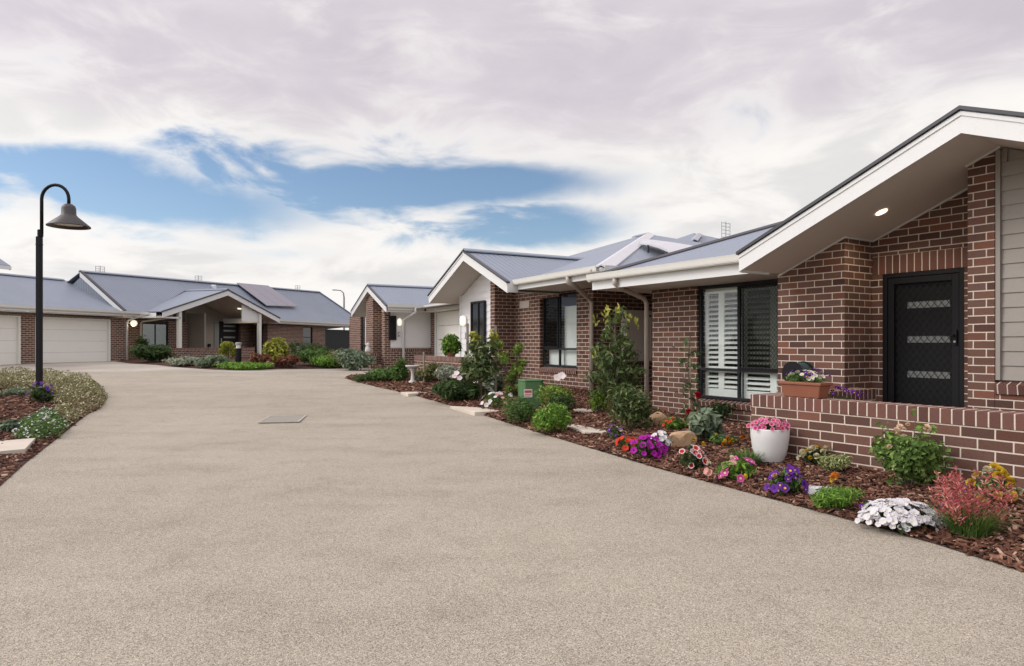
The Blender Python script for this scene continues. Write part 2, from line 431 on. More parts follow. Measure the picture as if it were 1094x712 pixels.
# ------------------------------------------------------------------ house pieces
def facT(X, Y0): return lambda u, n, z: (X-n, Y0+u, z)       # wall facing the street (-x'), u grows along +y'
def sideT(X0, Y): return lambda u, n, z: (X0+u, Y-n, z)      # wall facing -y', u grows along +x'
def boards(T, w, z0, z1, pitch=.15, top=None, t=.02):
    mb = MB(T); z = z0
    while z < z1-.01:
        zt = min(z+pitch, z1); u0, u1 = 0, w
        if top: u0, u1, zt2 = top(z, zt)
        mb.add([(u0,0,z),(u1,0,z),(u1,t,z),(u0,t,z),(u0,0,zt),(u1,0,zt),(u1,t*.35,zt),(u0,t*.35,zt)],
               [(0,3,2,1),(4,5,6,7),(0,1,5,4),(1,2,6,5),(2,3,7,6),(3,0,4,7)])
        z = zt
    return mb
def grille(T, u0, u1, z0, z1, n0, pitch=.062, r=.0028):
    mb = MB(T); s = pitch; L = (z1-z0)
    for sg in (1, -1):
        c = u0 - L - 1
        k = 0
        while True:
            b = (u0 - L*0.75) + k*s if sg == 1 else u0 + k*s
            k += 1
            if b > u1 + L*0.75: break
            # line u = b + sg*0.75*(z-z0)
            ts = []
            za, zb = z0, z1
            f = lambda z: b + sg*.75*(z-z0)
            lo, hi = (f(za), f(zb))
            def zat(u): return z0 + (u-b)/(sg*.75)
            zz = sorted([zat(u0), zat(u1)])
            za, zb = max(za, zz[0]), min(zb, zz[1])
            if zb - za < .01: continue
            ua, ub = f(za), f(zb)
            n = n0 + (.003 if sg == 1 else 0)
            d = r*1.1
            mb.add([(ua-d,n,za),(ua+d,n,za),(ub+d,n,zb),(ub-d,n,zb),(ua-d,n+.003,za),(ua+d,n+.003,za),(ub+d,n+.003,zb),(ub-d,n+.003,zb)],
                   [(0,3,2,1),(4,5,6,7),(0,1,5,4),(1,2,6,5),(2,3,7,6),(3,0,4,7)])
    return mb
def bar_frame(T, u0, u1, z0, z1, w, n0, n1, mb=None):
    mb = mb or MB(T)
    mb.box(u0, u0+w, n0, n1, z0, z1); mb.box(u1-w, u1, n0, n1, z0, z1)
    mb.box(u0+w, u1-w, n0, n1, z0, z0+w); mb.box(u0+w, u1-w, n0, n1, z1-w, z1)
    return mb
def window(h, T, w, z0, z1, mull=None, trans=None, blind=None, shutters=None, screen=None, frame_m='charcoal', glass='glass', fw=.045, rec=-.06):
    """frame in the opening with sub-parts: pane, shutter / blind, insect screen"""
    mb = bar_frame(T, 0, w, z0, z1, fw, rec-.05, rec+.01)
    us = [fw]+([mull-.02, mull+.02] if mull else [])+[w-fw]
    if mull: mb.box(mull-.02, mull+.02, rec-.045, rec+.006, z0+fw, z1-fw)
    if trans:
        segs = [(us[i], us[i+1]) for i in range(0, len(us), 2)]
        for a, b in segs: mb.box(a, b, rec-.045, rec+.006, trans-.022, trans+.022)
    o = h.part(mb, 'window', frame_m, bevel=.004)
    for i in range(0, len(us), 2):
        p = MB(T).box(us[i], us[i+1], rec-.026, rec-.022, z0+fw, z1-fw); h.part(p, 'pane', glass, o)
    if blind:
        for a, b, c, d in blind:
            h.part(MB(T).box(a, b, rec-.14, rec-.135, c, d), 'blind', 'blind', o)
    if shutters:
        for a, b in shutters:
            s = MB(T); n0, n1 = rec-.13, rec-.10
            st = .055
            s.box(a, a+st, n0, n1, z0+.02, z1-.02); s.box(b-st, b, n0, n1, z0+.02, z1-.02)
            s.box(a+st, b-st, n0, n1, z0+.02, z0+.16); s.box(a+st, b-st, n0, n1, z1-.12, z1-.02)
            md = (trans or (z0+z1)/2)
            s.box(a+st, b-st, n0, n1, md-.05, md+.05)
            z = z0+.19
            while z < z1-.15:
                if abs(z-md) > .07:
                    s.add([(a+st,n0-.018,z+.020),(b-st,n0-.018,z+.020),(b-st,n1+.018,z-.012),(a+st,n1+.018,z-.012),
                           (a+st,n0-.018,z+.029),(b-st,n0-.018,z+.029),(b-st,n1+.018,z-.003),(a+st,n1+.018,z-.003)],
                          [(0,3,2,1),(4,5,6,7),(0,1,5,4),(1,2,6,5),(2,3,7,6),(3,0,4,7)])
                z += .078
            h.part(s, 'shutter', 'shutter', o)
    if screen:
        a, b, c, d = screen
        h.part(MB(T).box(a+.036, b-.036, rec+.004, rec+.0055, c+.036, d-.036), 'fly_screen', 'flymesh', o)
        g = grille(T, a+.03, b-.03, c+.03, d-.03, rec+.012, .058)
        bar_frame(T, a, b, c, d, .035, rec+.008, rec+.03, g)
        h.part(g, 'screen', 'black', o)
    return o
def sill(h, T, u0, u1, z1, hgt=.13, out=.06):
    mb = MB(T)
    mb.add([(u0,-.1,z1-hgt),(u1,-.1,z1-hgt),(u1,out*.6,z1-hgt-.01),(u0,out*.6,z1-hgt-.01),(u0,-.1,z1),(u1,-.1,z1),(u1,out,z1-.045),(u0,out,z1-.045)],
           [(0,3,2,1),(4,5,6,7),(0,1,5,4),(1,2,6,5),(2,3,7,6),(3,0,4,7)])
    return h.part(mb, 'sill', 'soldier', uv='soldier', z0=z1-hgt-.012)
def gutter_y(h, X, y0, y1, zt, fb):       # gutter and fascia running along y' at x' = X, facing -x'
    prof = [(X,zt),(X,zt-.012),(X-.018,zt-.02),(X-.018,zt-.05),(X-.03,zt-.07),(X-.03,zt-.115),(X+.085,zt-.115),(X+.085,zt-.02)]
    # swap so that the open lip leans to the street
    prof = [(X-.125,zt),(X-.11,zt),(X-.105,zt-.10),(X-.012,zt-.10),(X-.012,zt-.03),(X,zt-.03),(X,zt-.115),(X-.09,zt-.115),(X-.11,zt-.085),(X-.118,zt-.03)]
    h.part(MB().prism(prof, 'y', y0, y1), 'gutter', 'cream')
    h.part(MB().box(X+.002, X+.03, y0+.02, y1-.02, fb, zt-.02), 'fascia', 'white')
def gutter_x(h, Y, x0, x1, zt, fb, sg=-1):
    prof = [(Y+sg*.125,zt),(Y+sg*.11,zt),(Y+sg*.105,zt-.10),(Y+sg*.012,zt-.10),(Y+sg*.012,zt-.03),(Y,zt-.03),(Y,zt-.115),(Y+sg*.09,zt-.115),(Y+sg*.11,zt-.085),(Y+sg*.118,zt-.03)]
    h.part(MB().prism(prof, 'x', x0, x1), 'gutter', 'cream')
    a, b = sorted((Y-sg*.002, Y-sg*.03))
    h.part(MB().box(x0+.02, x1-.02, a, b, fb, zt-.02), 'fascia', 'white')
def gable(h, Xf, Xb, yc, hw, zs, sl, fh=.222, over=.03, left=True, right=True, name='gable_fascia'):
    """chevron fascia at x'=Xf with dark cap; zs = soffit height at the apex; raked soffit back to Xb"""
    zL = zs - sl*hw
    ch = [(yc-hw,zL-.02),(yc,zs-.02),(yc+hw,zL-.02),(yc+hw,zL+fh-.035),(yc,zs+fh-.035),(yc-hw,zL+fh-.035)]
    h.part(MB().prism([ch[0],ch[1],ch[4],ch[5]], 'x', Xf, Xf+.03).prism([ch[1],ch[2],ch[3],ch[4]], 'x', Xf, Xf+.03), name, 'white')
    t2 = .045
    bd = [(yc-hw,zL+fh*.66),(yc,zs+fh*.66),(yc+hw,zL+fh*.66),(yc+hw,zL+fh-.035),(yc,zs+fh-.035),(yc-hw,zL+fh-.035)]
    h.part(MB().prism([bd[0],bd[1],bd[4],bd[5]], 'x', Xf-.012, Xf-.001).prism([bd[1],bd[2],bd[3],bd[4]], 'x', Xf-.012, Xf-.001), 'barge_trim', 'white')
    cp = [(yc-hw-.02,zL+fh-.03),(yc,zs+fh-.03+.008),(yc+hw+.02,zL+fh-.03),(yc+hw+.02,zL+fh+.008),(yc,zs+fh+.014),(yc-hw-.02,zL+fh+.008)]
    h.part(MB().prism([cp[0],cp[1],cp[4],cp[5]], 'x', Xf-.035, Xf+.06).prism([cp[1],cp[2],cp[3],cp[4]], 'x', Xf-.035, Xf+.06), 'barge_cap', 'dark_trim')
    so = [(yc-hw+.02,zL),(yc,zs),(yc+hw-.02,zL),(yc+hw-.02,zL+.02),(yc,zs+.02),(yc-hw+.02,zL+.02)]
    h.part(MB().prism([so[0],so[1],so[4],so[5]], 'x', Xf+.031, Xb).prism([so[1],so[2],so[3],so[4]], 'x', Xf+.031, Xb), 'soffit', 'soffit')
def strip_cap(h, roof, lines, w=.15, m='cap'):
    for A, B in lines:
        mb = MB()
        A, B = Vector(A), Vector(B); d = (B-A).normalized(); s = d.cross(Vector((0,0,1))).normalized()*w
        dz = Vector((0,0,.05)); lo = Vector((0,0,-w*.38+.055))
        pts = [A+s+lo, A+dz+Vector((0,0,.02)), A-s+lo]; q = [B+s+lo, B+dz+Vector((0,0,.02)), B-s+lo]
        th = Vector((0,0,-.03))
        vs = pts+q+[p+th for p in pts]+[p+th for p in q]
        mb.add([tuple(v) for v in vs], [(0,1,4,3),(1,2,5,4),(6,9,10,7),(7,10,11,8),(0,3,9,6),(2,8,11,5),(0,6,7,1),(1,7,8,2),(3,4,10,9),(4,5,11,10)])
        h.part(mb, 'ridge_cap', m, roof)
def downpipe(h, pts, r=.045, m='taupe_pipe'):
    return h.part(MB().tube(pts, r, 10), 'downpipe', m, smooth=True)
def antenna(h, p, s=1.0, ang=0.4):
    mb = MB(); x, y, z = p
    mb.tube([(x,y,z-.3),(x,y,z+.75*s)], .016, 6)
    c, sn = math.cos(ang), math.sin(ang)
    for sg in (-1, 1):
        mb.tube([(x+sg*.28*s*c,y+sg*.28*s*sn,z+.05*s),(x+sg*.28*s*c,y+sg*.28*s*sn,z+.72*s)], .012, 5)
    for k in range(5):
        zz = z+(.08+.15*k)*s; mb.tube([(x-.28*s*c,y-.28*s*sn,zz),(x+.28*s*c,y+.28*s*sn,zz)], .009, 5)
        for q in (-.14, .14):
            mb.tube([(x+q*s*c,y+q*s*sn,zz),(x+q*s*c+.05,y+q*s*sn,zz+.06*s)], .006, 4)
    return h.part(mb, 'antenna', 'steel')
def lamp_at(parent_house, p, energy, name='lamp_light', col=(1,.82,.6), rad=.06, spot=False):
    L = bpy.data.lights.new(name, 'SPOT' if spot else 'POINT'); L.energy = energy; L.color = col; L.shadow_soft_size = rad
    if spot: L.spot_size = R(150); L.spot_blend = .6
    o = bpy.data.objects.new(name, L); COL.objects.link(o); o.parent = parent_house.root
    o.location = (p[0]-parent_house.org[0], p[1]-parent_house.org[1], p[2]-parent_house.org[2]); return o

# ================================================================== SETTING
def sheet(name, poly, hf, mat, step=.5, bound=None, kind='structure'):
    """polygon filled with a fine triangle net that follows hf"""
    n = len(poly); pts = [Vector(p) for p in poly]; edges = [(i,(i+1)%n) for i in range(n)]
    xs = [p[0] for p in poly]; ys = [p[1] for p in poly]
    x = min(xs)
    while x < max(xs):
        y = min(ys)
        while y < max(ys):
            st = step
            if inside(poly, x, y) and edge_dist(poly, x, y) > step*.35: pts.append(Vector((x+rnd.uniform(-.1,.1)*step, y+rnd.uniform(-.1,.1)*step)))
            y += st
        x += step
    r = delaunay_2d_cdt(pts, edges, [list(range(n))], 1, 1e-5)
    mb = MB(); mb.add([(v.x, v.y, hf(v.x, v.y)) for v in r[0]], [tuple(f) for f in r[2]])
    o = mb.build(name, mat, recalc=False)
    me = o.data
    if me.polygons and sum(p.normal.z for p in me.polygons) < 0: me.flip_normals()
    me.polygons.foreach_set('use_smooth', [True]*len(me.polygons))
    return tag(o, kind=kind)

# land to the horizon
mb = MB(); N = 24; ex = [-900,-400,-200,-120,-80,-60]+[-50+i*5 for i in range(0,21)]+[60,80,120,200,400,900]
ey = [-900,-300,-100,-40,-20,-10,0,4,8,10,12,14,16,18,20,22,24,26,28,32,40,50,60,80,120,200,400,900]
vs = [(x, y, G(x,y)-.06) for y in ey for x in ex]; nx = len(ex)
mb.add(vs, [(j*nx+i, j*nx+i+1, (j+1)*nx+i+1, (j+1)*nx+i) for j in range(len(ey)-1) for i in range(nx-1)])
tag(mb.build('ground', 'land', recalc=False), kind='structure')
# driveway
mb = MB(); ex = [-40+i*1.0 for i in range(0,66)]; ey = [-6+i*1.0 for i in range(0,60)]
vs = [(x, y, G(x,y)) for y in ey for x in ex]; nx = len(ex)
mb.add(vs, [(j*nx+i, j*nx+i+1, (j+1)*nx+i+1, (j+1)*nx+i) for j in range(len(ey)-1) for i in range(nx-1)])
o = mb.build('driveway', 'drive', recalc=False, smooth=True); tag(o, kind='structure')
ap = [ray_ground(px, py, G) for px, py in [(-160,398.5),(60,398.3),(160,397.2),(240,398.6),(330,398.5),(385,397.5),(395,394.5)]]
ap += [ray_ground(px, py, G) for px, py in [(345,394.6),(280,395.2),(228,395.5),(190,393),(160,390),(135,388)]] + [frame(A4,-26.3,23.2), frame(A4,-26.3,12.5)]
sheet('garage_apron', ap, lambda x, y: G(x,y)+.004, 'apron', 1.0)
for i, nm in enumerate(('garden_bed', 'verge_bed', 'far_garden_bed')):
    sheet(nm, BEDS[i][0], lambda x, y, i=i: bed_h(i, x, y) if inside(BEDS[i][0], x, y) else G(x,y)+.006, 'soil', (.35,.4,.8)[i])

# bark chips, one mass per bed
def chips(name, i, dens, dmax):
    poly = BEDS[i][0]; V = []; Fc = []; tint = []
    xs = [p[0] for p in poly]; ys = [p[1] for p in poly]
    area = (max(xs)-min(xs))*(min(max(ys),dmax)-max(min(ys),1.0))
    n = int(area*dens)
    for _ in range(n):
        x = rnd.uniform(min(xs), max(xs)); y = rnd.uniform(max(min(ys),1.0), min(max(ys), dmax))
        keep = min(1.0, (6.5/max(y,2.5))**1.7)
        if rnd.random() > keep or abs(x/y) > .85 or not inside(poly, x, y): continue
        e = edge_dist(poly, x, y)
        g = 1.0 if y < 7 else min(2.2, y/7)
        if e < .02 and rnd.random() < .5: continue
        l, w, t = rnd.uniform(.013,.040)*g, rnd.uniform(.006,.016)*g, rnd.uniform(.002,.005)*g
        z = bed_h(i, x, y) + t + rnd.uniform(0,.014)
        q = Matrix.Rotation(rnd.uniform(0,6.28),3,'Z') @ Matrix.Rotation(rnd.gauss(0,.28),3,'X') @ Matrix.Rotation(rnd.gauss(0,.28),3,'Y')
        b = len(V)
        a1, a2 = rnd.uniform(.5,1), rnd.uniform(.5,1)
        for sx, sy, sz in ((-1,-a1,-1),(1,-a2,-1),(1,a1,-1),(-1,a2,-1),(-.9,-a1*.8,1),(.9,-a2*.8,1),(.9,a1*.8,1),(-.9,a2*.8,1)):
            v = q @ Vector((sx*l, sy*w, sz*t)); V.append((x+v.x, y+v.y, z+v.z))
        Fc += [(b+4,b+5,b+6,b+7),(b,b+1,b+5,b+4),(b+1,b+2,b+6,b+5),(b+2,b+3,b+7,b+6),(b+3,b,b+4,b+7)]
        tint += [min(1,max(0,rnd.gauss(.45,.28)))]*8
    me = bpy.data.meshes.new(name); me.from_pydata(V, [], Fc); me.materials.append(M['chip'])
    at_ = me.attributes.new('tint', 'FLOAT', 'POINT'); at_.data.foreach_set('value', tint)
    o = bpy.data.objects.new(name, me); COL.objects.link(o); tag(o, kind='stuff')
    return o
tag(chips('bark_mulch', 0, 1500, 22), 'brown bark mulch covering the flower bed along the driveway', 'mulch')
tag(chips('bark_mulch', 1, 420, 20), 'dry bark mulch round the lamp post', 'mulch')

# ================================================================== HOUSE 1 (nearest, right)
h1 = House('brick_house', A1, (9.5, 4.5, 0.0), 'nearest brown brick house on the right with black security door under a big gable')
Xw, Zs = 8.45, 2.20
SL = .425; yc = 2.985; zap = 3.267
sof = lambda y: zap - SL*abs(y-yc)
w = MB()
w.box(Xw, Xw+.25, 7.52, 8.55, -.1, Zs)                                 # pier left of the window
w.box(Xw, Xw+.25, 5.57, 7.52, -.1, .26)                               # under the window
w.prism([(4.64,-.1),(5.57,-.1),(5.57,sof(5.57)-.002),(4.64,sof(4.64)-.002)], 'x', 7.83, Xw+.25)   # porch blade
w.box(Xw, Xw+.25, 4.51, 4.64, -.1, 2.13); w.box(Xw, Xw+.25, 3.29, 3.585, -.1, 2.13)
w.prism([(3.29,2.36),(4.64,2.36),(4.64,sof(4.64)-.002),(3.29,sof(3.29)-.002)], 'x', Xw, Xw+.25)
w.prism([(3.045,-.1),(3.29,-.1),(3.29,sof(3.29)-.002),(3.045,sof(3.045)-.002)], 'x', 7.83, Xw+.25)
w.box(7.835, 8.1, -3.5, 3.045, -.1, .745)
w.box(Xw+.25, 16, 8.30, 8.55, -.1, Zs); w.box(15.75, 16, -3.5, 8.30, -.1, Zs); w.box(8.1, 15.75, -3.5, -3.25, -.1, Zs)
h1.part(w, 'brick_wall', 'brick', uv='box')
h1.part(MB().box(Xw-.004, Xw+.25, 3.295, 4.635, 2.131, 2.359), 'lintel', 'soldier', uv='soldier', z0=2.131)
h1.part(MB().box(6.2, 15.7, -3.2, 8.2, -.1, .05), 'floor_slab', 'slab')
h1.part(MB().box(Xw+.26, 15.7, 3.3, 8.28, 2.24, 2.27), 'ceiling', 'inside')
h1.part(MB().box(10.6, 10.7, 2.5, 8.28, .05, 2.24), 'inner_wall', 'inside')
# grey boards right of the entry
def top1(z, zt): return (-6.4, 0, zt)
bd = boards(facT(7.87, 3.005), 0, .885, 3.2, .148, lambda z, zt: (-6.4 if True else 0, min(0, 0), zt))
bdm = MB(); z = .885
while z < sof(3.0)-.01:
    zt = min(z+.148, sof(yc)-.004)
    y1 = 3.0; ya = -3.4
    # clip the far end by the soffit (right half falls away)
    lim = yc - (zap - zt)/SL
    ya = max(ya, lim)
    bdm.add([(7.90,ya,z),(7.90,y1,z),(7.868,y1,z),(7.868,ya,z),(7.90,ya,zt),(7.90,y1,zt),(7.882,y1,zt),(7.882,ya,zt)],
            [(0,3,2,1),(4,5,6,7),(0,1,5,4),(1,2,6,5),(2,3,7,6),(3,0,4,7)])
    z += .148
h1.part(bdm, 'cladding', 'taupe')
h1.part(MB().prism([(-3.4,.8),(3.04,.8),(3.04,sof(3.04)-.01),(yc,sof(yc)-.01),(-3.4,sof(-3.4)-.01+.0)] if sof(-3.4) > .85 else [(-2.5,.8),(3.04,.8),(3.04,sof(3.04)-.01),(yc,sof(yc)-.01)], 'x', 7.90, 7.95), 'backing_board', 'taupe')
h1.part(MB().box(7.84, 7.899, 3.0, 3.042, .885, sof(3.04)-.01), 'corner_trim', 'taupe')
sill(h1, facT(7.835, -3.4), 0, 6.44, .885, .13, .04)
# window with shutters
TW = facT(Xw, 5.575)
sill(h1, TW, .3, 1.945, .375, .115, .05)
wd = window(h1, TW, 1.945, .375, 2.19, 1.165, .845, shutters=[(.05,.62),(.62,1.145),(1.185,1.58),(1.58,1.90)], screen=(.05,1.15,.86,2.15), rec=-.05)
# front door behind a security screen
dw = MB(facT(Xw, 3.585))
bar_frame(None, 0, .925, .05, 2.13, .055, -.12, .0, dw)
door = h1.part(dw, 'door', 'black', bevel=.004)
TD = facT(Xw, 3.585)
h1.part(MB(TD).box(.06, .865, -.11, -.07, .06, 2.07), 'door_leaf', 'door_black', door)
for zz in (.42, .845, 1.27, 1.69):
    h1.part(MB(TD).box(.175, .655, -.069, -.062, zz, zz+.078), 'door_light', 'frost', door)
g = bar_frame(TD, .06, .865, .06, 2.07, .075, -.045, -.01)
h1.part(g, 'screen_frame', 'black', door, bevel=.003)
h1.part(grille(TD, .13, .79, .14, 1.99, -.036, .078, .0042), 'screen', 'black', door)
hd = MB(TD); hd.box(.075, .115, -.009, .012, 1.24, 1.42); hd.tube([(.095,.01,1.35),(.095,.05,1.35),(.19,.05,1.35)], .009, 8)
h1.part(hd, 'door_handle', 'black', door, smooth=False, bevel=.003)
h1.part(MB(TD).tube([(.095,.0125,1.28),(.095,.018,1.28)], .013, 10), 'lock', 'steel', door)
h1.part(MB().box(8.35, 8.449, 3.292, 3.33, .05, 2.13), 'door_trim', 'white')
# gable
gable(h1, 6.97, Xw+.1, yc, 2.535, zap, SL)
rf = MB(); E = .245
zt = lambda y: sof(y)+E-.03
rf.slab([(6.97,yc,zt(yc)),(6.97,yc+2.55,zt(yc+2.55)),(9.2,yc+2.55,zt(yc+2.55)),(13.2,yc,zt(yc))], .03)
rf.slab([(6.97,yc-2.55,zt(yc-2.55)),(6.97,yc,zt(yc)),(13.2,yc,zt(yc)),(9.2,yc-2.55,zt(yc-2.55))], .03)
XG, zE, sm = 7.5, 2.43, .365
yL = 9.07
ax = 12.3; az = zE+(ax-XG)*sm
rf.slab([(XG,yL,zE),(ax,yL-(ax-XG),az),(ax,-3.8,az),(9.2,-3.8,zE+1.7*sm),(9.2,5.5,zE+1.7*sm),(XG,5.6,zE)], .03)
rf.slab([(ax,yL-(ax-XG),az),(XG,yL,zE),(17.1,yL,zE)], .03)
rf.slab([(17.1,yL,zE),(17.1,-3.8,zE),(ax,-3.8,az),(ax,yL-(ax-XG),az)], .03)
roof1 = h1.part(rf, 'roof', 'roof', uv='roof')
strip_cap(h1, roof1, [((XG,yL,zE-.02),(ax,yL-(ax-XG),az-.02)), ((7.1,yc,zt(yc)-.04),(13,yc,zt(yc)-.04))], .075, 'dark_trim')
gutter_y(h1, XG, 5.62, yL, 2.465, 2.20)
gutter_x(h1, yL, XG, 16.5, 2.465, 2.20, +1)
h1.part(MB().box(XG+.03, Xw+.05, 5.54, yL-.03, 2.205, 2.225), 'soffit', 'soffit')
h1.part(MB().box(Xw+.05, 16, 8.5, yL-.03, 2.205, 2.225), 'soffit', 'soffit')
h1.part(MB().box(6.99, 7.55, 5.50, 5.53, 2.16, 2.43), 'return_fascia', 'white')
# down pipe on the left corner
downpipe(h1, [(XG-.05,8.40,2.36),(XG-.05,8.40,2.26),(XG+.1,8.43,2.20),(Xw-.15,8.60,2.06),(Xw-.06,8.62,1.98),(Xw-.06,8.62,.08)], .042)
for A_, B_ in (((7.818,5.56,sof(5.56)-.012),(7.818,4.63,sof(4.63)-.012)), ((7.83,4.628,sof(4.628)-.012),(8.44,4.628,sof(4.628)-.012)),
               ((8.438,4.62,sof(4.62)-.012),(8.438,3.30,sof(3.30)-.012)), ((7.818,3.30,sof(3.30)-.012),(7.818,2.99,sof(2.99)-.012))):
    h1.part(MB().tube([A_, B_], .013, 4), 'soffit_trim', 'white')
# sheet joint across the soffit
h1.part(MB(lambda x, y, z: (x, y, sof(y)-.0015+z)).box(6.999, 7.82, 4.70, 4.712, 0, .001), 'soffit_joint', 'taupe')
# round down light in the raked soffit
px_ = MB(); cy, cx = 4.13, 7.72
dl = MB(lambda x, y, z: (x, y, z-SL*(y-cy))); dl.lathe([(.001,0),(.06,0),(.06,.012),(.001,.012)], (cx, cy, sof(cy)-.016), 20)
h1.part(dl, 'downlight', 'lamp'); lamp_at(h1, (cx, cy, sof(cy)-.08), 16, spot=True)

# ------------------------------------------------------------------ brick porch wall in front (a thing of its own)
gw = House('garden_wall', A1, (5.98, 0.5, 0), 'low brown brick porch wall on the right carrying the terracotta planter', 'wall')
YE = 4.49
gw.part(MB().box(5.87, 6.10, -3.5, YE, -.1, .605).box(6.10, 7.83, YE-.23, YE, -.1, .605), 'wall_body', 'brick', uv='box')
gw.part(MB().box(5.862, 6.108, -3.5, YE+.008, .6055, .727).box(6.108, 7.83, YE-.238, YE+.008, .6055, .727), 'coping', 'soldier', uv='soldier', z0=.6055, bevel=.004)

# ================================================================== HOUSE 2
h2 = House('brick_house', A2, (10.5, 13.5, .2), 'middle brick house with pale boards under its gable and a white blind in its window')
XL, ZS2 = 8.3, 2.44
yi = Yp(A2, XL, 551); yr = Yp(A2, XL, 634); Xc = 7.7
zsill = .72
wy0, wy1 = Yp(A2, XL, 616), Yp(A2, XL, 577)
w = MB()
w.box(XL, XL+.25, yr, wy0, -.1, ZS2); w.box(XL, XL+.25, wy1, yi, -.1, ZS2); w.box(XL, XL+.25, wy0, wy1, -.1, zsill-.11); w.box(XL, XL+.25, wy0, wy1, ZS2-.03, ZS2)
yk = yi                                                      # plane of the dark return wall
ygc, ghw, gXf, gzs, gsl = 14.9, 2.25, 6.95, 3.33, .42
sf2 = lambda y: gzs - gsl*abs(y-ygc)
w.prism([(yk,-.1),(yk+.24,-.1),(yk+.24,sf2(yk+.24)-.003),(yk,sf2(yk)-.003)], 'x', Xc, XL+.25)
w.box(Xc+.02, XL+.5, yk+.24, yk+2.0, -.1, .9)
w.prism([(ygc-ghw,ZS2-.1),(yk,ZS2-.1),(yk,sf2(yk)-.003),(ygc-ghw,sf2(ygc-ghw)+.05)], 'x', XL+.002, XL+.25)
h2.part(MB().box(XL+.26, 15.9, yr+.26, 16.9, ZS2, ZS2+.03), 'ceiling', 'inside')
w.box(XL+.25, 12.2, yr, yr+.25, -.1, ZS2)                     # return wall with the meter box
w.box(12.2, 12.45, yr-3, yr+.25, -.1, ZS2); w.box(16, 16.25, yr, 17, -.1, ZS2); w.box(8.6, 16.25, 17, 17.25, -.1, ZS2)
h2.part(w, 'brick_wall', 'brick', uv='box')
# pale boards under the gable
yc0, yc1 = yk+.24, Yp(A2, Xc, 492.5)
cm = MB(); z = .9
while z < 3.3:
    zt_ = z+.17
    a, b = yc0, yc1
    a = max(a, ygc - (gzs-zt_)/gsl); b = min(b, ygc + (gzs-zt_)/gsl)
    if b-a > .05:
        cm.add([(Xc+.03,a,z),(Xc+.03,b,z),(Xc-.002,b,z),(Xc-.002,a,z),(Xc+.03,a,zt_),(Xc+.03,b,zt_),(Xc+.012,b,zt_),(Xc+.012,a,zt_)],
               [(0,3,2,1),(4,5,6,7),(0,1,5,4),(1,2,6,5),(2,3,7,6),(3,0,4,7)])
    z = zt_
h2.part(cm, 'cladding', 'pale_board')
h2.part(MB().prism([(yc0,.9),(yc1,.9),(yc1,sf2(yc1)-.02),(ygc,sf2(ygc)-.02),(yc0,sf2(yc0)-.02)], 'x', Xc+.031, Xc+.06), 'backing_board', 'pale_board')
h2.part(MB().box(Xc-.02, Xc+.03, yc1-.001, yc1+.06, .6, sf2(yc1)-.01), 'corner_trim', 'white')
h2.part(MB().box(Xc+.06, 9.6, yc1-.05, yc1+.05, .4, 2.6), 'side_wall', 'pale_board')
ty0, ty1 = Yp(A2, Xc, 519.5), Yp(A2, Xc, 505)
tz0, tz1 = 1.0, Zp(A2, Xc, 512, 322)
window(h2, facT(Xc-.03, ty0), ty1-ty0, tz0, tz1, (ty1-ty0)*.45, None, blind=None, glass='night_glass', rec=.03)
lp = MB(); ly = Yp(A2, Xc, 497.5); lz = Zp(A2, Xc, 497.5, 343)
lp.lathe([(.001,-.14),(.055,-.12),(.075,-.06),(.075,.06),(.055,.12),(.001,.14)], (Xc-.09, ly, lz), 16)
lo = h2.part(lp, 'wall_lamp', 'lamp_soft', smooth=True)
h2.part(MB().box(Xc-.02, Xc-.002, ly-.08, ly+.08, lz-.12, lz+.12), 'back_plate', 'white', lo)
def numeral(h, T, u, z, s, digit, parent=None, m='charcoal'):
    cu = bpy.data.curves.new('house_number', 'FONT'); cu.body = digit; cu.size = s; cu.extrude = .006; cu.align_x = 'CENTER'
    o = bpy.data.objects.new('house_number', cu); COL.objects.link(o)
    dg = bpy.context.evaluated_depsgraph_get(); me = bpy.data.meshes.new_from_object(o.evaluated_get(dg)); bpy.data.objects.remove(o)
    mb = MB(T); mb.add([(u-v.co.x, v.co.z+.008, z+v.co.y) for v in me.vertices], [tuple(p.vertices) for p in me.polygons])
    return h.part(mb, 'house_number', m, parent)
numeral(h2, facT(Xc, 0), ly, lz-.50, .26, '1', m='taupe')
# big front window with a blind
TW2 = facT(XL, wy0); ww = wy1-wy0
tr2 = Zp(A2, XL, 597, 373)
window(h2, TW2, ww, zsill, ZS2-.03, ww*.54, tr2, blind=[(.05,ww*.53,zsill+.05,2.12),(ww*.55,ww-.05,zsill+.05,tr2)], screen=(ww*.55,ww-.04,tr2+.02,ZS2-.08), rec=-.09)
sill(h2, TW2, -.02, ww+.02, zsill-.002, .115, .05)
npl = Yp(A2, XL, 560.5); npz = Zp(A2, XL, 560, 326)
h2.part(MB().box(XL-.025, XL-.004, npl-.26, npl+.22, npz-.085, npz+.085), 'name_plate', 'taupe_pipe', bevel=.01)
# meter box on the return wall
TS = sideT(0, yr)
mx0, mx1 = Xside(A2, yr, 663), Xside(A2, yr, 691.5)
mz0, mz1 = Zy(A2, (mx0+mx1)/2, yr, 386), Zy(A2, (mx0+mx1)/2, yr, 332)
mbx = h2.part(MB(TS).box(mx0, mx1, .002, .16, mz0, mz1), 'meter_box', 'meter', bevel=.008)
h2.part(bar_frame(TS, mx0+.03, mx1-.03, mz0+.03, mz1-.03, .02, .161, .168), 'meter_door', 'meter', mbx)
h2.part(MB(TS).tube([(mx1-.07,.17,mz1-.12),(mx1-.07,.185,mz1-.12)], .02, 8), 'lock', 'charcoal', mbx)
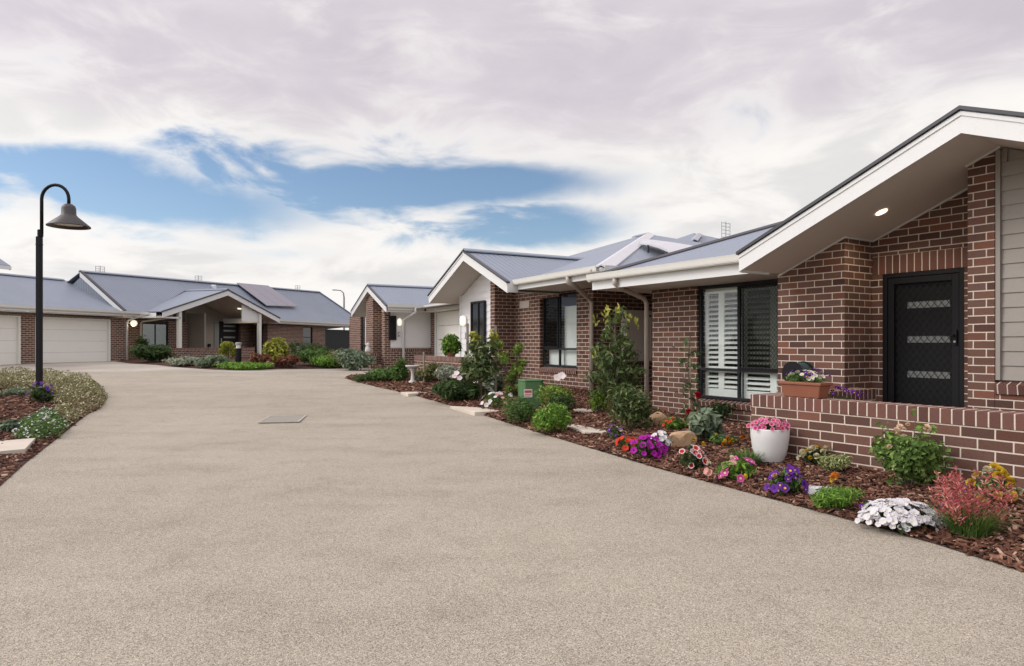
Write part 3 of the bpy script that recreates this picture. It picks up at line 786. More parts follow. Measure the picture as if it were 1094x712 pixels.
# roofs
gable(h2, gXf, 8.6, ygc, ghw, gzs, gsl)
XG2, zE2, sm2 = 7.2, 2.60, .30
yR2 = Yp(A2, XG2, 642)
rf = MB(); z2 = lambda y: sf2(y)+.222
rf.slab([(gXf,ygc+ghw,z2(ygc+ghw)),(gXf,ygc,z2(ygc)),(11.4,ygc,z2(ygc)),(8.0,ygc+ghw,z2(ygc+ghw))], .03)
rf.slab([(gXf,ygc,z2(ygc)),(gXf,ygc-ghw,z2(ygc-ghw)),(7.3,ygc-ghw,z2(ygc-ghw)),(11.4,ygc,z2(ygc))], .03)
s_ = 8.3; AP = (XG2+s_, yR2+s_, zE2+sm2*s_)
YB = 27.0
rf.slab([(XG2,ygc-ghw+.02,zE2),(XG2,yR2,zE2),AP,(AP[0],YB-s_,AP[2]),(XG2+2.5,YB-s_,zE2+2.5*sm2),(XG2+3.4,ygc+.5,zE2+3.4*sm2-.02),(XG2+.3,ygc-ghw+.2,zE2+.07)], .03)
rf.slab([AP,(XG2,yR2,zE2),(XG2+2*s_,yR2,zE2)], .03)
rf.slab([AP,(XG2+2*s_,yR2,zE2),(XG2+2*s_,YB,zE2),(AP[0],YB-s_,AP[2])], .03)
roof2 = h2.part(rf, 'roof', 'roof', uv='roof')
strip_cap(h2, roof2, [((XG2,yR2,zE2+.02),AP)], .2, 'hipcap'); strip_cap(h2, roof2, [((gXf,ygc,z2(ygc)),(11.2,ygc,z2(ygc))), (AP,(AP[0],YB-s_,AP[2]))], .13, 'roof')
gutter_y(h2, XG2, yR2, ygc-ghw-.0, 2.655, 2.44)
gutter_x(h2, yR2, XG2, 16, 2.655, 2.44, -1)
h2.part(MB().box(gXf+.02, XG2+.02, ygc-ghw-.01, ygc-ghw+.02, 2.38, 2.62), 'return_fascia', 'white')
h2.part(MB().box(XG2+.03, XL+.05, yR2+.03, ygc-ghw, 2.445, 2.465).box(XL+.05, 16, yR2+.03, yr, 2.445, 2.465), 'soffit', 'soffit')
py_ = yr+.02
gy = Yp(A2, XG2, 609.5)
downpipe(h2, [(XG2-.06,gy,2.56),(XG2-.06,gy,2.43),(XG2+.08,gy-.02,2.38),(XL-.15,yr+.0,2.22),(XL-.06,yr-.02,2.12),(XL-.06,yr-.02,.05)], .045)
# raised solar sheets on the hip end, with dark gap below
def hip_ray(px, py, up):
    k, v = (px-CX)/FP, (HY-py)/FP; c, sn = math.cos(A2), math.sin(A2)
    # y' = t(c - k sn), z = EYE + v t ; plane z = zE2 + up + sm2 (y'-yR2)
    t = (zE2 + up - sm2*yR2 - EYE)/(v - sm2*(c-k*sn))
    return (t*(k*c+sn), t*(c-k*sn), EYE+v*t)
lowe = [(684,259,.16),(694,260.3,.24),(704,263,.30),(714,267.5,.32),(724,272,.30),(737,277,.26)]
tope = [(686,255.4,.14),(700,256.6,.2),(716,258.6,.24),(733,261.4,.26),(749,264.3,.26),(766,267.5,.24)]
for a_, b_ in ((0, 4), (4, 5)):
    sp = MB()
    for i in range(a_, b_):
        q = [hip_ray(*lowe[i]), hip_ray(*lowe[i+1]), hip_ray(*tope[i+1]), hip_ray(*tope[i])]
        sp.slab(q, .05)
    so_ = h2.part(sp, 'solar_panel', 'pv_sheen')
for i in (1, 3, 4):
    p = hip_ray(*lowe[i]); zb = zE2+sm2*(p[1]-yR2)
    h2.part(MB().tube([(p[0]+.05,p[1]+.12,zb-.02),(p[0]+.05,p[1]+.12,p[2]-.02)], .03, 6), 'bracket', 'dark_trim')
def at_d(px, py, d):
    x, y = (px-CX)/FP*d, d; c, sn = math.cos(A2), math.sin(A2)
    return (x*c+y*sn, -x*sn+y*c, EYE+(HY-py)/FP*d)
rf3 = MB(); pk = at_d(741,249.3,29.5)
e0, e1, e2, e3 = at_d(686,268,30.5), at_d(752,275,27), at_d(800,268,28.5), at_d(790,262,33)
rf3.slab([e0,e1,pk], .03).slab([e1,e2,at_d(768,255,30),pk], .03).slab([e2,e3,at_d(768,255,30)], .03)
r3 = h2.part(rf3, 'rear_roof', 'roof', uv='roof')
strip_cap(h2, r3, [(at_d(741.5,257,28.4), at_d(746.5,250.6,29.4))], .16)
p = at_d(775.5,259,27); antenna(h2, (p[0],p[1],p[2]+.12), .95, .1)
# porch wall in front of house 2
gw2 = House('garden_wall', A2, (6.9, 16.5, .3), 'low brown brick wall before the middle house with a round potted shrub on it', 'wall')
gy0, gy1 = 14.9, Yp(A2, 6.9, 443)
zw2 = Zp(A2, 6.9, 470, 381)
gw2.part(MB().box(6.9, 7.13, gy0, gy1, 0, zw2-.12), 'wall_body', 'brick', uv='box')
gw2.part(MB().box(6.892, 7.138, gy0-.008, gy1+.008, zw2-.1195, zw2), 'coping', 'soldier', uv='soldier', z0=zw2-.1195)

# ================================================================== HOUSE 3
h3 = House('brick_house', A2, (10, 25.5, .3), 'far right brick house with white side boards and a lit downlight under its small gable')
Xf3, c3, hw3, zs3, sl3 = 8.0, 26.3, 2.35, 3.40, .40
sf3 = lambda y: zs3 - sl3*abs(y-c3)
Xb3 = 8.15
ysd = 24.6
w = MB()
w.prism([(ysd,0),(24.9,0),(24.9,sf3(24.9)-.003),(ysd,sf3(ysd)-.003)], 'x', Xb3, Xb3+.24)
y0_, y1_ = Yp(A2, Xb3, 398.3), Yp(A2, Xb3, 391)
w.prism([(y0_,0),(y1_,0),(y1_,sf3(y1_)-.003),(y0_,sf3(y0_)-.003)], 'x', Xb3, Xb3+.95)
Xd3 = Xb3+.70
w.prism([(24.9,2.4),(y0_,2.4),(y0_,sf3(y0_)-.003),(24.9,sf3(24.9)-.003)], 'x', Xd3, Xd3+.25)
w.box(Xd3, Xd3+.25, 24.9, 25.0, 0, 2.4)
ya3, yb3 = Yp(A2, Xd3, 385), Yp(A2, Xd3, 376.5)
w.box(Xd3, Xd3+.25, ya3, yb3+.5, 0, 2.6); w.box(Xd3, Xd3+.25, y1_, ya3, 0, .6)
X3e = 10.05
w.box(Xb3+.24, X3e, ysd, ysd+.24, 0, 1.0)                   # brick base of the side wall
w.box(X3e, X3e+.24, 24.2, ysd+.24, 0, 2.65); w.box(X3e, X3e+.24, 21.35, 21.75, 0, 2.65)
w.box(X3e+.24, 16, 19, 19.24, 0, 2.65); w.box(16, 16.24, 19, 30, 0, 2.65); w.box(9, 16, 29.3, 29.54, 0, 2.65)
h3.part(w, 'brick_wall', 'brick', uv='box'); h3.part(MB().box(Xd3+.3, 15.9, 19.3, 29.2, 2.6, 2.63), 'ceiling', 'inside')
h3.part(MB().box(Xd3+.05, Xd3+.1, 25.0, y0_, .3, 2.4), 'door', 'door_black')
h3.part(boards(sideT(Xb3+.03, ysd+.02), X3e-Xb3-.03, 1.13, 2.62, .17), 'cladding', 'pale_board')
h3.part(MB().box(Xb3+.03, X3e, ysd+.021, ysd+.2, 1.0, 2.64), 'backing_board', 'pale_board')
sill(h3, sideT(Xb3+.25, ysd), 0, X3e-Xb3-.26, 1.128, .125, .03)
T3 = sideT(0, ysd)
u0, u1 = Xside(A2, ysd, 415.3), Xside(A2, ysd, 423)
window(h3, sideT(u0, ysd-.02), u1-u0, Zy(A2, u0, ysd, 363.5), Zy(A2, u0, ysd, 337.5), None, None, glass='night_glass', rec=.04)
u = Xside(A2, ysd, 426); zz = Zy(A2, u, ysd, 344.5)
lp = MB().lathe([(.001,-.15),(.06,-.13),(.085,-.06),(.085,.06),(.06,.13),(.001,.15)], (u, ysd-.1, zz), 14)
lo = h3.part(lp, 'wall_lamp', 'lamp_soft', smooth=True); h3.part(MB().box(u-.09, u+.09, ysd-.02, ysd-.003, zz-.13, zz+.13), 'back_plate', 'white', lo)
o3 = numeral(h3, lambda uu, n, z: (uu, ysd-n, z), u, zz-.55, .26, '2', m='taupe')
# garage beside it, set back
T5 = facT(X3e, 21.75)
gd = MB(T5); gwid = 24.2-21.75
for k in range(4): gd.box(.08, gwid-.1, -.1, -.06, .38+k*.53, .38+(k+1)*.53-.012)
g3 = h3.part(gd, 'garage_door', 'garage'); h3.part(bar_frame(T5, 0, gwid, .3, 2.62, .08, -.1, .0), 'door_frame', 'white', g3)
# roofs
gable(h3, Xf3, Xd3+.2, c3, hw3, zs3, sl3, fh=.235)
z3 = lambda y: sf3(y)+.235
rf = MB()
rf.slab([(Xf3,c3,z3(c3)),(Xf3,c3-hw3,z3(c3-hw3)),(18,c3-hw3,z3(c3-hw3)),(18,c3,z3(c3))], .03)
rf.slab([(Xf3,c3+hw3,z3(c3+hw3)),(Xf3,c3,z3(c3)),(18,c3,z3(c3)),(18,c3+hw3,z3(c3+hw3))], .03)
X3g = 9.55; ze3 = z3(c3-hw3)
rf.slab([(X3g,c3-hw3-.02,ze3-.02),(X3g,17.4,ze3-.02),(14,17.4,ze3+1.3),(14,c3-hw3-.02,ze3+1.3)], .03)
roof3 = h3.part(rf, 'roof', 'roof', uv='roof'); strip_cap(h3, roof3, [((Xf3,c3,z3(c3)),(18,c3,z3(c3)))], .12, 'roof')
gutter_x(h3, c3-hw3, Xf3+.05, X3g, ze3+.05, ze3-.16, -1)
gutter_y(h3, X3g, 17.4, c3-hw3-.1, ze3+.04, ze3-.16)
h3.part(MB().box(Xf3+.04, X3e+.1, c3-hw3+.03, ysd+.02, ze3-.19, ze3-.17).box(X3g+.03, X3e+.05, 17.4, c3-hw3, ze3-.19, ze3-.17), 'soffit', 'soffit')
u = Xside(A2, ysd-.06, 431)
downpipe(h3, [(u+.25,c3-hw3-.07,ze3-.05),(u+.25,c3-hw3-.07,ze3-.22),(u+.15,c3-hw3+.05,ze3-.3),(u,ysd-.07,ze3-.5),(u,ysd-.07,.35)], .05, 'white')
dy3 = 25.35
dl = MB().lathe([(.001,0),(.07,0),(.07,.012),(.001,.012)], (Xf3+.42, dy3, sf3(dy3)-.03), 16); h3.part(dl, 'downlight', 'lamp'); lamp_at(h3, (Xf3+.42, dy3, sf3(dy3)-.12), 9, spot=True)
# left eave of house 3 and slim side door
window(h3, facT(Xd3, y1_), ya3-y1_, .62, 2.55, None, 1.2, blind=[(.1,ya3-y1_-.1,.65,2.5)], rec=-.05)
gutter_x(h3, c3+hw3, Xf3+.05, 14, ze3+.04, ze3-.16, +1)
gw3 = House('garden_wall', A2, (7.6, 26.5, .3), 'short low brick wall at the entry of the far right house behind a round bush', 'wall')
ga, gb = Yp(A2, 7.6, 396), Yp(A2, 7.6, 376)
gw3.part(MB().box(7.6, 7.83, ga, gb, 0, .80).box(7.83, 8.8, gb-.23, gb, 0, .80), 'wall_body', 'brick', uv='box')
gw3.part(MB().box(7.592, 7.838, ga-.008, gb+.008, .8005, .92), 'coping', 'soldier', uv='soldier', z0=.8005)

# ================================================================== HOUSE 4 (left, across the court)
h4 = House('brick_house', A4, (-29, 28, .45), 'long blue roofed brick house across the court with two cream garage doors')
Cw, Ce = -26.4, -25.9
zg = 2.72                 # gutter top
def y4(px, X=Cw): return Yp(A4, X, px)
def z4(px, py, X=Cw): return Zp(A4, X, px, py)
yv = Yp(A4, Ce, 132)                       # main roof verge
d0a, d0b, d1a, d1b = y4(-75), y4(22), y4(37.5), y4(118)
w = MB(); ZB = 2.45
w.box(Cw-.25, Cw, y4(-110), d0a, .3, ZB); w.box(Cw-.25, Cw, d0b, d1a, .3, ZB); w.box(Cw-.25, Cw, d1b, y4(135), .3, ZB)
w.box(Cw-.25, Cw, d0a, d0b, 2.36, ZB); w.box(Cw-.25, Cw, d1a, d1b, 2.36, ZB)
ym = y4(135); Cm = Cw-1.1
w.box(Cm, Cw-.25, ym-.25, ym, .3, ZB)
wa, wb = Yp(A4, Cm, 152.5), Yp(A4, Cm, 180)
w.box(Cm-.25, Cm, ym-.25, wa, .3, ZB); w.box(Cm-.25, Cm, wb, Yp(A4,Cm,201), .3, ZB); w.box(Cm-.25, Cm, wa, wb, .3, .75)
pb = Yp(A4, Cm, 270)
w.box(Cm-.25, Cm, Yp(A4,Cm,257), pb, .3, ZB+.3)
yq0, yq1 = y4(286), y4(347.5)
v0, v1 = y4(324), y4(334)
w.box(Cw-.25, Cw, yq0, v0, .3, ZB); w.box(Cw-.25, Cw, v1, yq1, .3, ZB); w.box(Cw-.25, Cw, v0, v1, .3, 1.05); w.box(Cw-.25, Cw, v0, v1, 2.38, ZB)
w.box(Cm, Cw-.25, yq0, yq0+.25, .3, ZB)
w.box(-34, -33.75, y4(-110), y4(376), .3, ZB)
h4.part(w, 'brick_wall', 'brick', uv='box')
for a, b in ((d0a, d0b), (d1a, d1b)):
    TG = lambda u, n, z, a=a: (Cw+n, a+u, z)
    gd = MB(TG); L = b-a
    for k in range(4): gd.box(.09, L-.09, -.13, -.09, .44+k*.475, .44+(k+1)*.475-.006)
    g_ = h4.part(gd, 'garage_door', 'garage')
    fr = MB(TG); fr.box(0, .09, -.14, .01, .3, 2.36); fr.box(L-.09, L, -.14, .01, .3, 2.36); fr.box(.09, L-.09, -.14, .01, 2.30, 2.36)
    h4.part(fr, 'door_frame', 'cream', g_)
# set-back window, left of the porch
T4 = lambda y0, X: (lambda u, n, z: (X+n, y0+u, z))
window(h4, T4(wa, Cm), wb-wa, .75, 2.30, (wb-wa)*.52, 1.15, blind=[(.05,wb-wa-.05,.8,2.25)], glass='dark_glass')
# porch: taupe boards, side light, door, posts, low wall
Cp = Cm-.2
pbrd = T4(Yp(A4,Cp,200), Cp)
h4.part(boards(pbrd, Yp(A4,Cp,228)-Yp(A4,Cp,200), .5, 2.88, .17), 'cladding', 'taupe')
PW = (Yp(A4,Cp,198), Yp(A4,Cp,259))
h4.part(MB().box(Cp, Cw-.1, Yp(A4,Cp,201)-.12, Yp(A4,Cp,201)-.02, .3, 2.9), 'side_board', 'taupe')
h4.part(MB().box(Cp+.001, Cp+.04, Yp(A4,Cp,228.5), Yp(A4,Cp,233.5), .5, 2.52), 'side_light', 'frost')
dr = h4.part(MB().box(Cp+.001, Cp+.05, Yp(A4,Cp,234), Yp(A4,Cp,256.5), .5, 2.55), 'door', 'door_black')
for zz in (1.2, 1.6, 1.98, 2.25):
    h4.part(MB().box(Cp+.051, Cp+.056, Yp(A4,Cp,238), Yp(A4,Cp,250.5), zz, zz+.10), 'door_light', 'frost', dr)
h4.part(MB().box(Cp+.051, Cp+.09, Yp(A4,Cp,234.8), Yp(A4,Cp,235.8), 1.35, 1.6), 'door_handle', 'steel', dr)
h4.part(MB().box(Cp+.03, Cp+.12, Yp(A4,Cp,221.5), Yp(A4,Cp,223.5), 1.1, 1.28), 'letter_box', 'black')
Cf = -25.0
gyl, gyr, gya = Yp(A4,Cf,174), Yp(A4,Cf,299), Yp(A4,Cf,240)
gya = (gyl+gyr)/2; ghw4 = (gyr-gyl)/2; gsl4 = .315; gzs4 = 3.83
sf4 = lambda y: gzs4 - gsl4*abs(y-gya)
def gable4():
    # same pieces as gable(), for a house whose street side is +x'
    zL = gzs4-gsl4*ghw4; fh = .27
    def chev(lo, hi, x0, x1, ex=0.0):
        return MB().prism([(gya-ghw4-ex,zL+lo),(gya,gzs4+lo),(gya,gzs4+hi),(gya-ghw4-ex,zL+hi)], 'x', x0, x1).prism([(gya,gzs4+lo),(gya+ghw4+ex,zL+lo),(gya+ghw4+ex,zL+hi),(gya,gzs4+hi)], 'x', x0, x1)
    h4.part(chev(-.02, fh-.03, Cf-.03, Cf), 'gable_fascia', 'white')
    h4.part(chev(fh-.029, fh+.03, Cf-.06, Cf+.035, .02), 'barge_cap', 'dark_trim')
    h4.part(chev(0, .02, Cp-.2, Cf-.031), 'soffit', 'soffit')
gable4()
h4.part(MB().prism([(PW[0],.3),(PW[1],.3),(PW[1],sf4(PW[1])-.01),(gya,gzs4-.01),(PW[0],sf4(PW[0])-.01)], 'x', Cp-.2, Cp-.001), 'porch_wall', 'taupe')
for px in (192, 277.5):
    yy = Yp(A4, Cf-.15, px)
    h4.part(MB().box(Cf-.26, Cf-.10, yy-.09, yy+.09, .3, sf4(yy)-.01), 'porch_post', 'cream', bevel=.006)
yy = Yp(A4, Cf-.2, 277.5)
yw_ = Yp(A4,Cf-.2,258.5)
h4.part(MB().prism([(yw_,2.5),(yy,2.5),(yy,sf4(yy)-.015),(yw_,sf4(yw_)-.015)], 'x', Cf-.24, Cf-.2), 'porch_panel', 'white')
h4.part(MB().box(Cp, Cf-.2, yy-.05, yy+.05, 2.45, 2.72), 'porch_beam', 'white')
rf = MB(); zz4 = lambda y: sf4(y)+.28
bx = Ce-1.9
rf.slab([(Cf,gya-ghw4,zz4(gya-ghw4)),(Cf,gya,zz4(gya)),(bx,gya,zz4(gya)),(Ce-.05,gya-ghw4,zz4(gya-ghw4))], .03)
rf.slab([(Cf,gya,zz4(gya)),(Cf,gya+ghw4,zz4(gya+ghw4)),(Ce-.05,gya+ghw4,zz4(gya+ghw4)),(bx,gya,zz4(gya))], .03)
# main roof: verge on the left, hip on the right
def on(px, py, X): return (X, Yp(A4,X,px), Zp(A4,X,px,py))
Xr = Ce-2.6
RA = (Xr, yv, 4.60); RBp = on(341, 312.3, Xr)
yend = Yp(A4, Ce, 392)
zEm = 2.72
def s4(f, y):
    e = Vector((Ce, y, zEm)); r = Vector((Xr, y, RA[2]+(RBp[2]-RA[2])*(y-RA[1])/(RBp[1]-RA[1]))); return tuple(e+(r-e)*f)
fS = .72
rf.slab([s4(0,yv),s4(0,gyl),s4(fS,gya),s4(1,gya),RA], .03)
rf.slab([s4(0,gyr),(Ce,yend,zEm),RBp,s4(1,gya),s4(fS,gya)], .03)
rf.slab([RA,RBp,(2*Xr-Ce-2,yend,zEm-.6),(2*Xr-Ce-2,yv,zEm-.6)], .03)
rf.slab([(Ce,yend,zEm),(2*Xr-Ce-2,yend,zEm-.6),RBp], .03)
# garage roof, lower
Xg = Ce-3.67; ygl = y4(-120); zgr = 4.23
rf.slab([(Ce,ygl,2.70),(Ce,yv+.2,2.70),(Xg,yv+.6,zgr),(Xg,ygl,zgr)], .03)
rf.slab([(Xg,ygl,zgr),(Xg,yv+.6,zgr),(2*Xg-Ce,yv+.6,2.7),(2*Xg-Ce,ygl,2.7)], .03)
roof4 = h4.part(rf, 'roof', 'roof', uv='roof')
strip_cap(h4, roof4, [(RA,RBp),(RBp,(Ce,yend,zEm)),((Xg,ygl,zgr),(Xg,yv,zgr)),((Cf,gya,zz4(gya)),(bx,gya,zz4(gya)))], .13, 'roof')
# barge of the main roof over the garage
bg = MB()
bg.add([(Ce+.05,yv-.03,zEm-.23),(Xr,yv-.03,RA[2]-.23),(Xr,yv-.03,RA[2]+.0),(Ce+.05,yv-.03,zEm+.0),(Ce+.05,yv,zEm-.23),(Xr,yv,RA[2]-.23),(Xr,yv,RA[2]+.0),(Ce+.05,yv,zEm+.0)],
       [(0,1,2,3),(4,7,6,5),(0,4,5,1),(1,5,6,2),(2,6,7,3),(3,7,4,0)])
h4.part(bg, 'barge_board', 'white')
bg = MB(); bg.add([(Ce+.06,yv-.05,zEm+.002),(Xr,yv-.05,RA[2]+.002),(Xr,yv-.05,RA[2]+.07),(Ce+.06,yv-.05,zEm+.07),(Ce+.06,yv+.1,zEm+.002),(Xr,yv+.1,RA[2]+.002),(Xr,yv+.1,RA[2]+.07),(Ce+.06,yv+.1,zEm+.07)],
       [(0,1,2,3),(4,7,6,5),(0,4,5,1),(1,5,6,2),(2,6,7,3),(3,7,4,0)])
h4.part(bg, 'barge_cap', 'dark_trim')
h4.part(MB().add([(Ce,yv+.05,zEm-.2),(Xr,yv+.05,RA[2]-.2),(2*Xr-Ce,yv+.05,zEm-.2)], [(0,1,2)]), 'gable_wall', 'roof', uv='roof')
def gut4(y0, y1, zt, X=Ce):
    prof = [(X+.125,zt),(X+.11,zt),(X+.105,zt-.10),(X+.012,zt-.10),(X+.012,zt-.03),(X,zt-.03),(X,zt-.115),(X+.09,zt-.115),(X+.11,zt-.085),(X+.118,zt-.03)]
    h4.part(MB().prism(prof, 'y', y0, y1), 'gutter', 'cream'); h4.part(MB().box(X-.03, X-.002, y0, y1, zt-.21, zt-.02), 'fascia', 'white')
gut4(ygl, yv-.06, 2.74); gut4(yv-.05, gyl+.1, 2.74); gut4(gyr-.3, yend, 2.74)
h4.part(MB().box(Cm-.2, Ce-.031, ygl, gyl+.6, 2.50, 2.52), 'soffit', 'soffit'); h4.part(MB().box(Cm-.2, Ce-.031, gyr-.6, yend, 2.50, 2.52), 'soffit', 'soffit')
h4.part(MB().box(Cf-.4, Ce, gyl-.02, gyl+.01, 2.5, 2.72), 'return_fascia', 'white')
h4.part(MB().box(Ce-.2, Cf-.1, Yp(A4,Ce-.1,150), Yp(A4,Cf-.15,192), 2.47, 2.55), 'porch_beam', 'cream')
for px, X in ((135.5, Cw+.06), (150.5, Cm+.06)):
    yy = Yp(A4, X, px); downpipe(h4, [(Ce+.05,yy+.3,2.65),(Ce+.05,yy+.3,2.55),(X+.1,yy,2.36),(X,yy,2.26),(X,yy,.42)], .05, 'cream')
# side window, tall gate
window(h4, T4(v0, Cw), v1-v0, 1.05, 2.38, None, 1.7, glass='night_glass')
window(h4, T4(Yp(A4,Cw,279), Cw-.3), yq0-Yp(A4,Cw,279), .8, 2.38, None, None, glass='night_glass')
yg0, yg1 = y4(347.5), y4(374.5)
gm = MB()
n_ = 12
for k in range(n_): gm.box(Cw-.08, Cw-.04, yg0+.05+(yg1-yg0-.1)*k/n_, yg0+.05+(yg1-yg0-.1)*(k+1)/n_-.012, .42, 2.28)
gt = h4.part(gm, 'gate', 'charcoal'); h4.part(MB().box(Cw-.04, Cw-.01, yg0+.02, yg1-.02, 2.1, 2.2).box(Cw-.04, Cw-.01, yg0+.02, yg1-.02, .6, .7).box(Cw-.09, Cw-.02, yg0-.02, yg0+.05, .3, 2.3).box(Cw-.09, Cw-.02, yg1-.05, yg1+.02, .3, 2.3), 'gate_frame', 'charcoal', gt)
h4.part(MB().box(Cw-.15, Cw, yg1+.03, yg1+.25, .3, 2.5), 'gate_post', 'white')
# globe lamp beside the garage
yy = Yp(A4, Cw+.12, 143); zz = Zp(A4, Cw+.12, 143, 341)-.2
lp = MB().lathe([(.001,-.15),(.08,-.125),(.13,-.07),(.15,0),(.13,.07),(.08,.125),(.001,.15)], (Cw+.12, yy, zz), 16)
lo = h4.part(lp, 'wall_lamp', 'lamp_soft', smooth=True); h4.part(MB().box(Cw-.25, Cw+.0, yy-.02, yy+.02, zz-.02, zz+.02), 'bracket', 'white', lo)
lamp_at(h4, (Cw+.05, yy, zz-.25), 12, rad=.15)
dl = MB().lathe([(.001,0),(.11,0),(.11,.015),(.001,.015)], (Cf-.9, Yp(A4,Cf-.9,256), sf4(Yp(A4,Cf-.9,256))-.03), 16); h4.part(dl, 'downlight', 'lamp')
lamp_at(h4, (Cf-.9, Yp(A4,Cf-.9,256), sf4(Yp(A4,Cf-.9,256))-.15), 22, spot=True)
# solar panels on the front slope
def slope4(s, y):      # s 0 at eave .. 1 at ridge
    e = Vector((Ce, y, zEm)); t = (y-yv)/(yend-yv)
    r = Vector((Xr, y, RA[2]+(RBp[2]-RA[2])*(y-RA[1])/(RBp[1]-RA[1]))); return e+(r-e)*s
def ray_slope(px, py):
    best = None
    for i in range(200):
        s = i/199.0; lo, hi = yv, yend
        p0 = slope4(s, 0)
        X = p0.x; y = Yp(A4, X, px); p = slope4(s, y); er = abs(Zp(A4, X, px, py)-p.z)
        if best is None or er < best[0]: best = (er, s, y)
    return best[1], best[2]
tl, tr_, br_, bl = ray_slope(252,304.5), ray_slope(286,307.5), ray_slope(318,329.5), ray_slope(284,328.5)
for k in range(3):
    pm = MB(); q = []
    for (a, b, t) in ((bl, br_, k/3+.005), (bl, br_, (k+1)/3-.005), (tl, tr_, (k+1)/3-.005), (tl, tr_, k/3+.005)):
        p = slope4(a[0]+(b[0]-a[0])*t, a[1]+(b[1]-a[1])*t) + Vector((.05,0,.14)); q.append(tuple(p))
    h4.part(pm.slab(q, .05), 'solar_panel', 'pv', bevel=.004)
s_, y_ = ray_slope(228, 306.5); p = slope4(s_, y_)
h4.part(MB().lathe([(.16,-.12),(.16,.05),(.12,.10),(.001,.11)], tuple(p), 14), 'roof_vent', 'white')
for px, k in ((107,.05), (212,.45), (318,.9)):
    yy = Yp(A4, Xr-.6, px); antenna(h4, (Xr-.6, yy, RA[2]+(RBp[2]-RA[2])*(yy-RA[1])/(RBp[1]-RA[1])-.1), .7, 1.2)
# low wall of its porch
gw4 = House('garden_wall', A4, (-25.2, 28, .4), 'low brown brick wall fronting the porch of the house across the court', 'wall')
a, b = Yp(A4, -25.0, 186), Yp(A4, -25.0, 272)
gw4.part(MB().box(-25.23, -25.0, a, b, .2, .95).box(-26.2, -25.23, a, a+.23, .2, .95), 'wall_body', 'brick', uv='box')
gw4.part(MB().box(-25.238, -24.992, a-.008, b+.008, .9505, 1.07), 'coping', 'soldier', uv='soldier', z0=.9505)

# ------------------------------------------------------------------ neighbour behind on the far left: only its eave corner shows
h5 = House('brick_house', A4, (-40, 20, .5), 'neighbouring roof corner with white fascia peeping in at the left edge')
X5 = -36.0; y5 = Yp(A4, X5, 11); z5 = Zp(A4, X5, 11, 286)
rf = MB(); rf.slab([(X5,y5,z5+.1),(X5-4,y5,z5+2.2),(X5-4,y5-12,z5+2.2),(X5,y5-12,z5+.1)], .04).slab([(X5-4,y5,z5+2.2),(X5-8,y5,z5+.1),(X5-8,y5-12,z5+.1),(X5-4,y5-12,z5+2.2)], .04)
h5.part(rf, 'roof', 'roof', uv='roof')
h5.part(MB().box(X5-.03, X5+.09, y5-12, y5, z5-.12, z5+.06), 'gutter', 'cream')
h5.part(MB().add([(X5,y5-.03,z5-.15),(X5-4,y5-.03,z5+1.95),(X5-4,y5-.03,z5+2.2),(X5,y5-.03,z5+.1),(X5,y5+.02,z5-.15),(X5-4,y5+.02,z5+1.95),(X5-4,y5+.02,z5+2.2),(X5,y5+.02,z5+.1)], [(0,1,2,3),(4,7,6,5),(0,4,5,1),(1,5,6,2),(2,6,7,3),(3,7,4,0)]), 'barge_board', 'white')
h5.part(MB().box(X5-7.6, X5-.5, y5-11.6, y5-.5, .3, z5-.1), 'brick_wall', 'brick', uv='box')

# ================================================================== STREET FURNITURE AND SMALL THINGS
def obj_at(mb, name, mat, parent=None, **kw): return mb.build(name, mat, parent, **kw)

# street lamp
P = at(42, 429); k = mpp(P)
sl_ = empty('street_lamp', P); tag(sl_, 'tall black street lamp with a hooked arm and bell shade in the left flower bed', 'street lamp')
zr = lambda py: EYE + (HY-py)*k - P.z
q = .043
po = MB().box(-q, q, -q, q, -.1, zr(253)); po.box(-q-.006, q+.006, -q-.006, q+.006, zr(262), zr(261)); obj_at(po, 'post', 'black', sl_, bevel=.008)
obj_at(MB().lathe([(.05,zr(253)),(.05,zr(246)),(.036,zr(245.5))], (.02,0,0), 14), 'collar', 'black', sl_, smooth=False)
xa, xb = .045, .045+29*k; pts = [(xa,0,zr(250)),(xa,0,zr(213))]
for i in range(1, 13):
    t = math.pi*i/12; c_ = (xa+xb)/2; r_ = (xb-xa)/2
    pts.append((c_-r_*math.cos(t), 0, zr(213)+r_*1.05*math.sin(t)))
pts.append((xb,0,zr(219)))
obj_at(MB().tube(pts, .03, 10), 'arm', 'black', sl_, smooth=True)
sh = MB().lathe([(.001,zr(218)),(.06,zr(218.3)),(.105,zr(220.3)),(.122,zr(223)),(.124,zr(229.5)),(.15,zr(231.5)),(.36,zr(241.5)),(.365,zr(242.6)),(.34,zr(242.2)),(.14,zr(233)),(.10,zr(231)),(.001,zr(231))], (xb,0,0), 28)
so_ = obj_at(sh, 'lamp_shade', 'lampshade', sl_, smooth=True)
obj_at(MB().lathe([(.001,zr(238)),(.26,zr(238)),(.25,zr(240)),(.001,zr(240.5))], (xb,0,0), 20), 'lens', 'lens', so_)

# far street light beyond the roofs
v = Vector(((364-CX)/FP*70, 70, G(0,70))); f_ = empty('street_light', v); tag(f_, 'thin grey street light with a curved arm behind the far roofs', 'street light')
zf = lambda py: EYE+(HY-py)*70/FP-v.z
pts = [(0.35,0,0),(0.35,0,zf(318)),(.28,0,zf(313)),(0,0,zf(310.6)),(-.45,0,zf(310.2))]
obj_at(MB().tube(pts, [.12,.09,.07,.06,.05], 8), 'post', 'steel', f_); obj_at(MB().box(-.85,-.4,-.1,.1,zf(310.6),zf(309.6)), 'lamp_head', 'steel', f_)

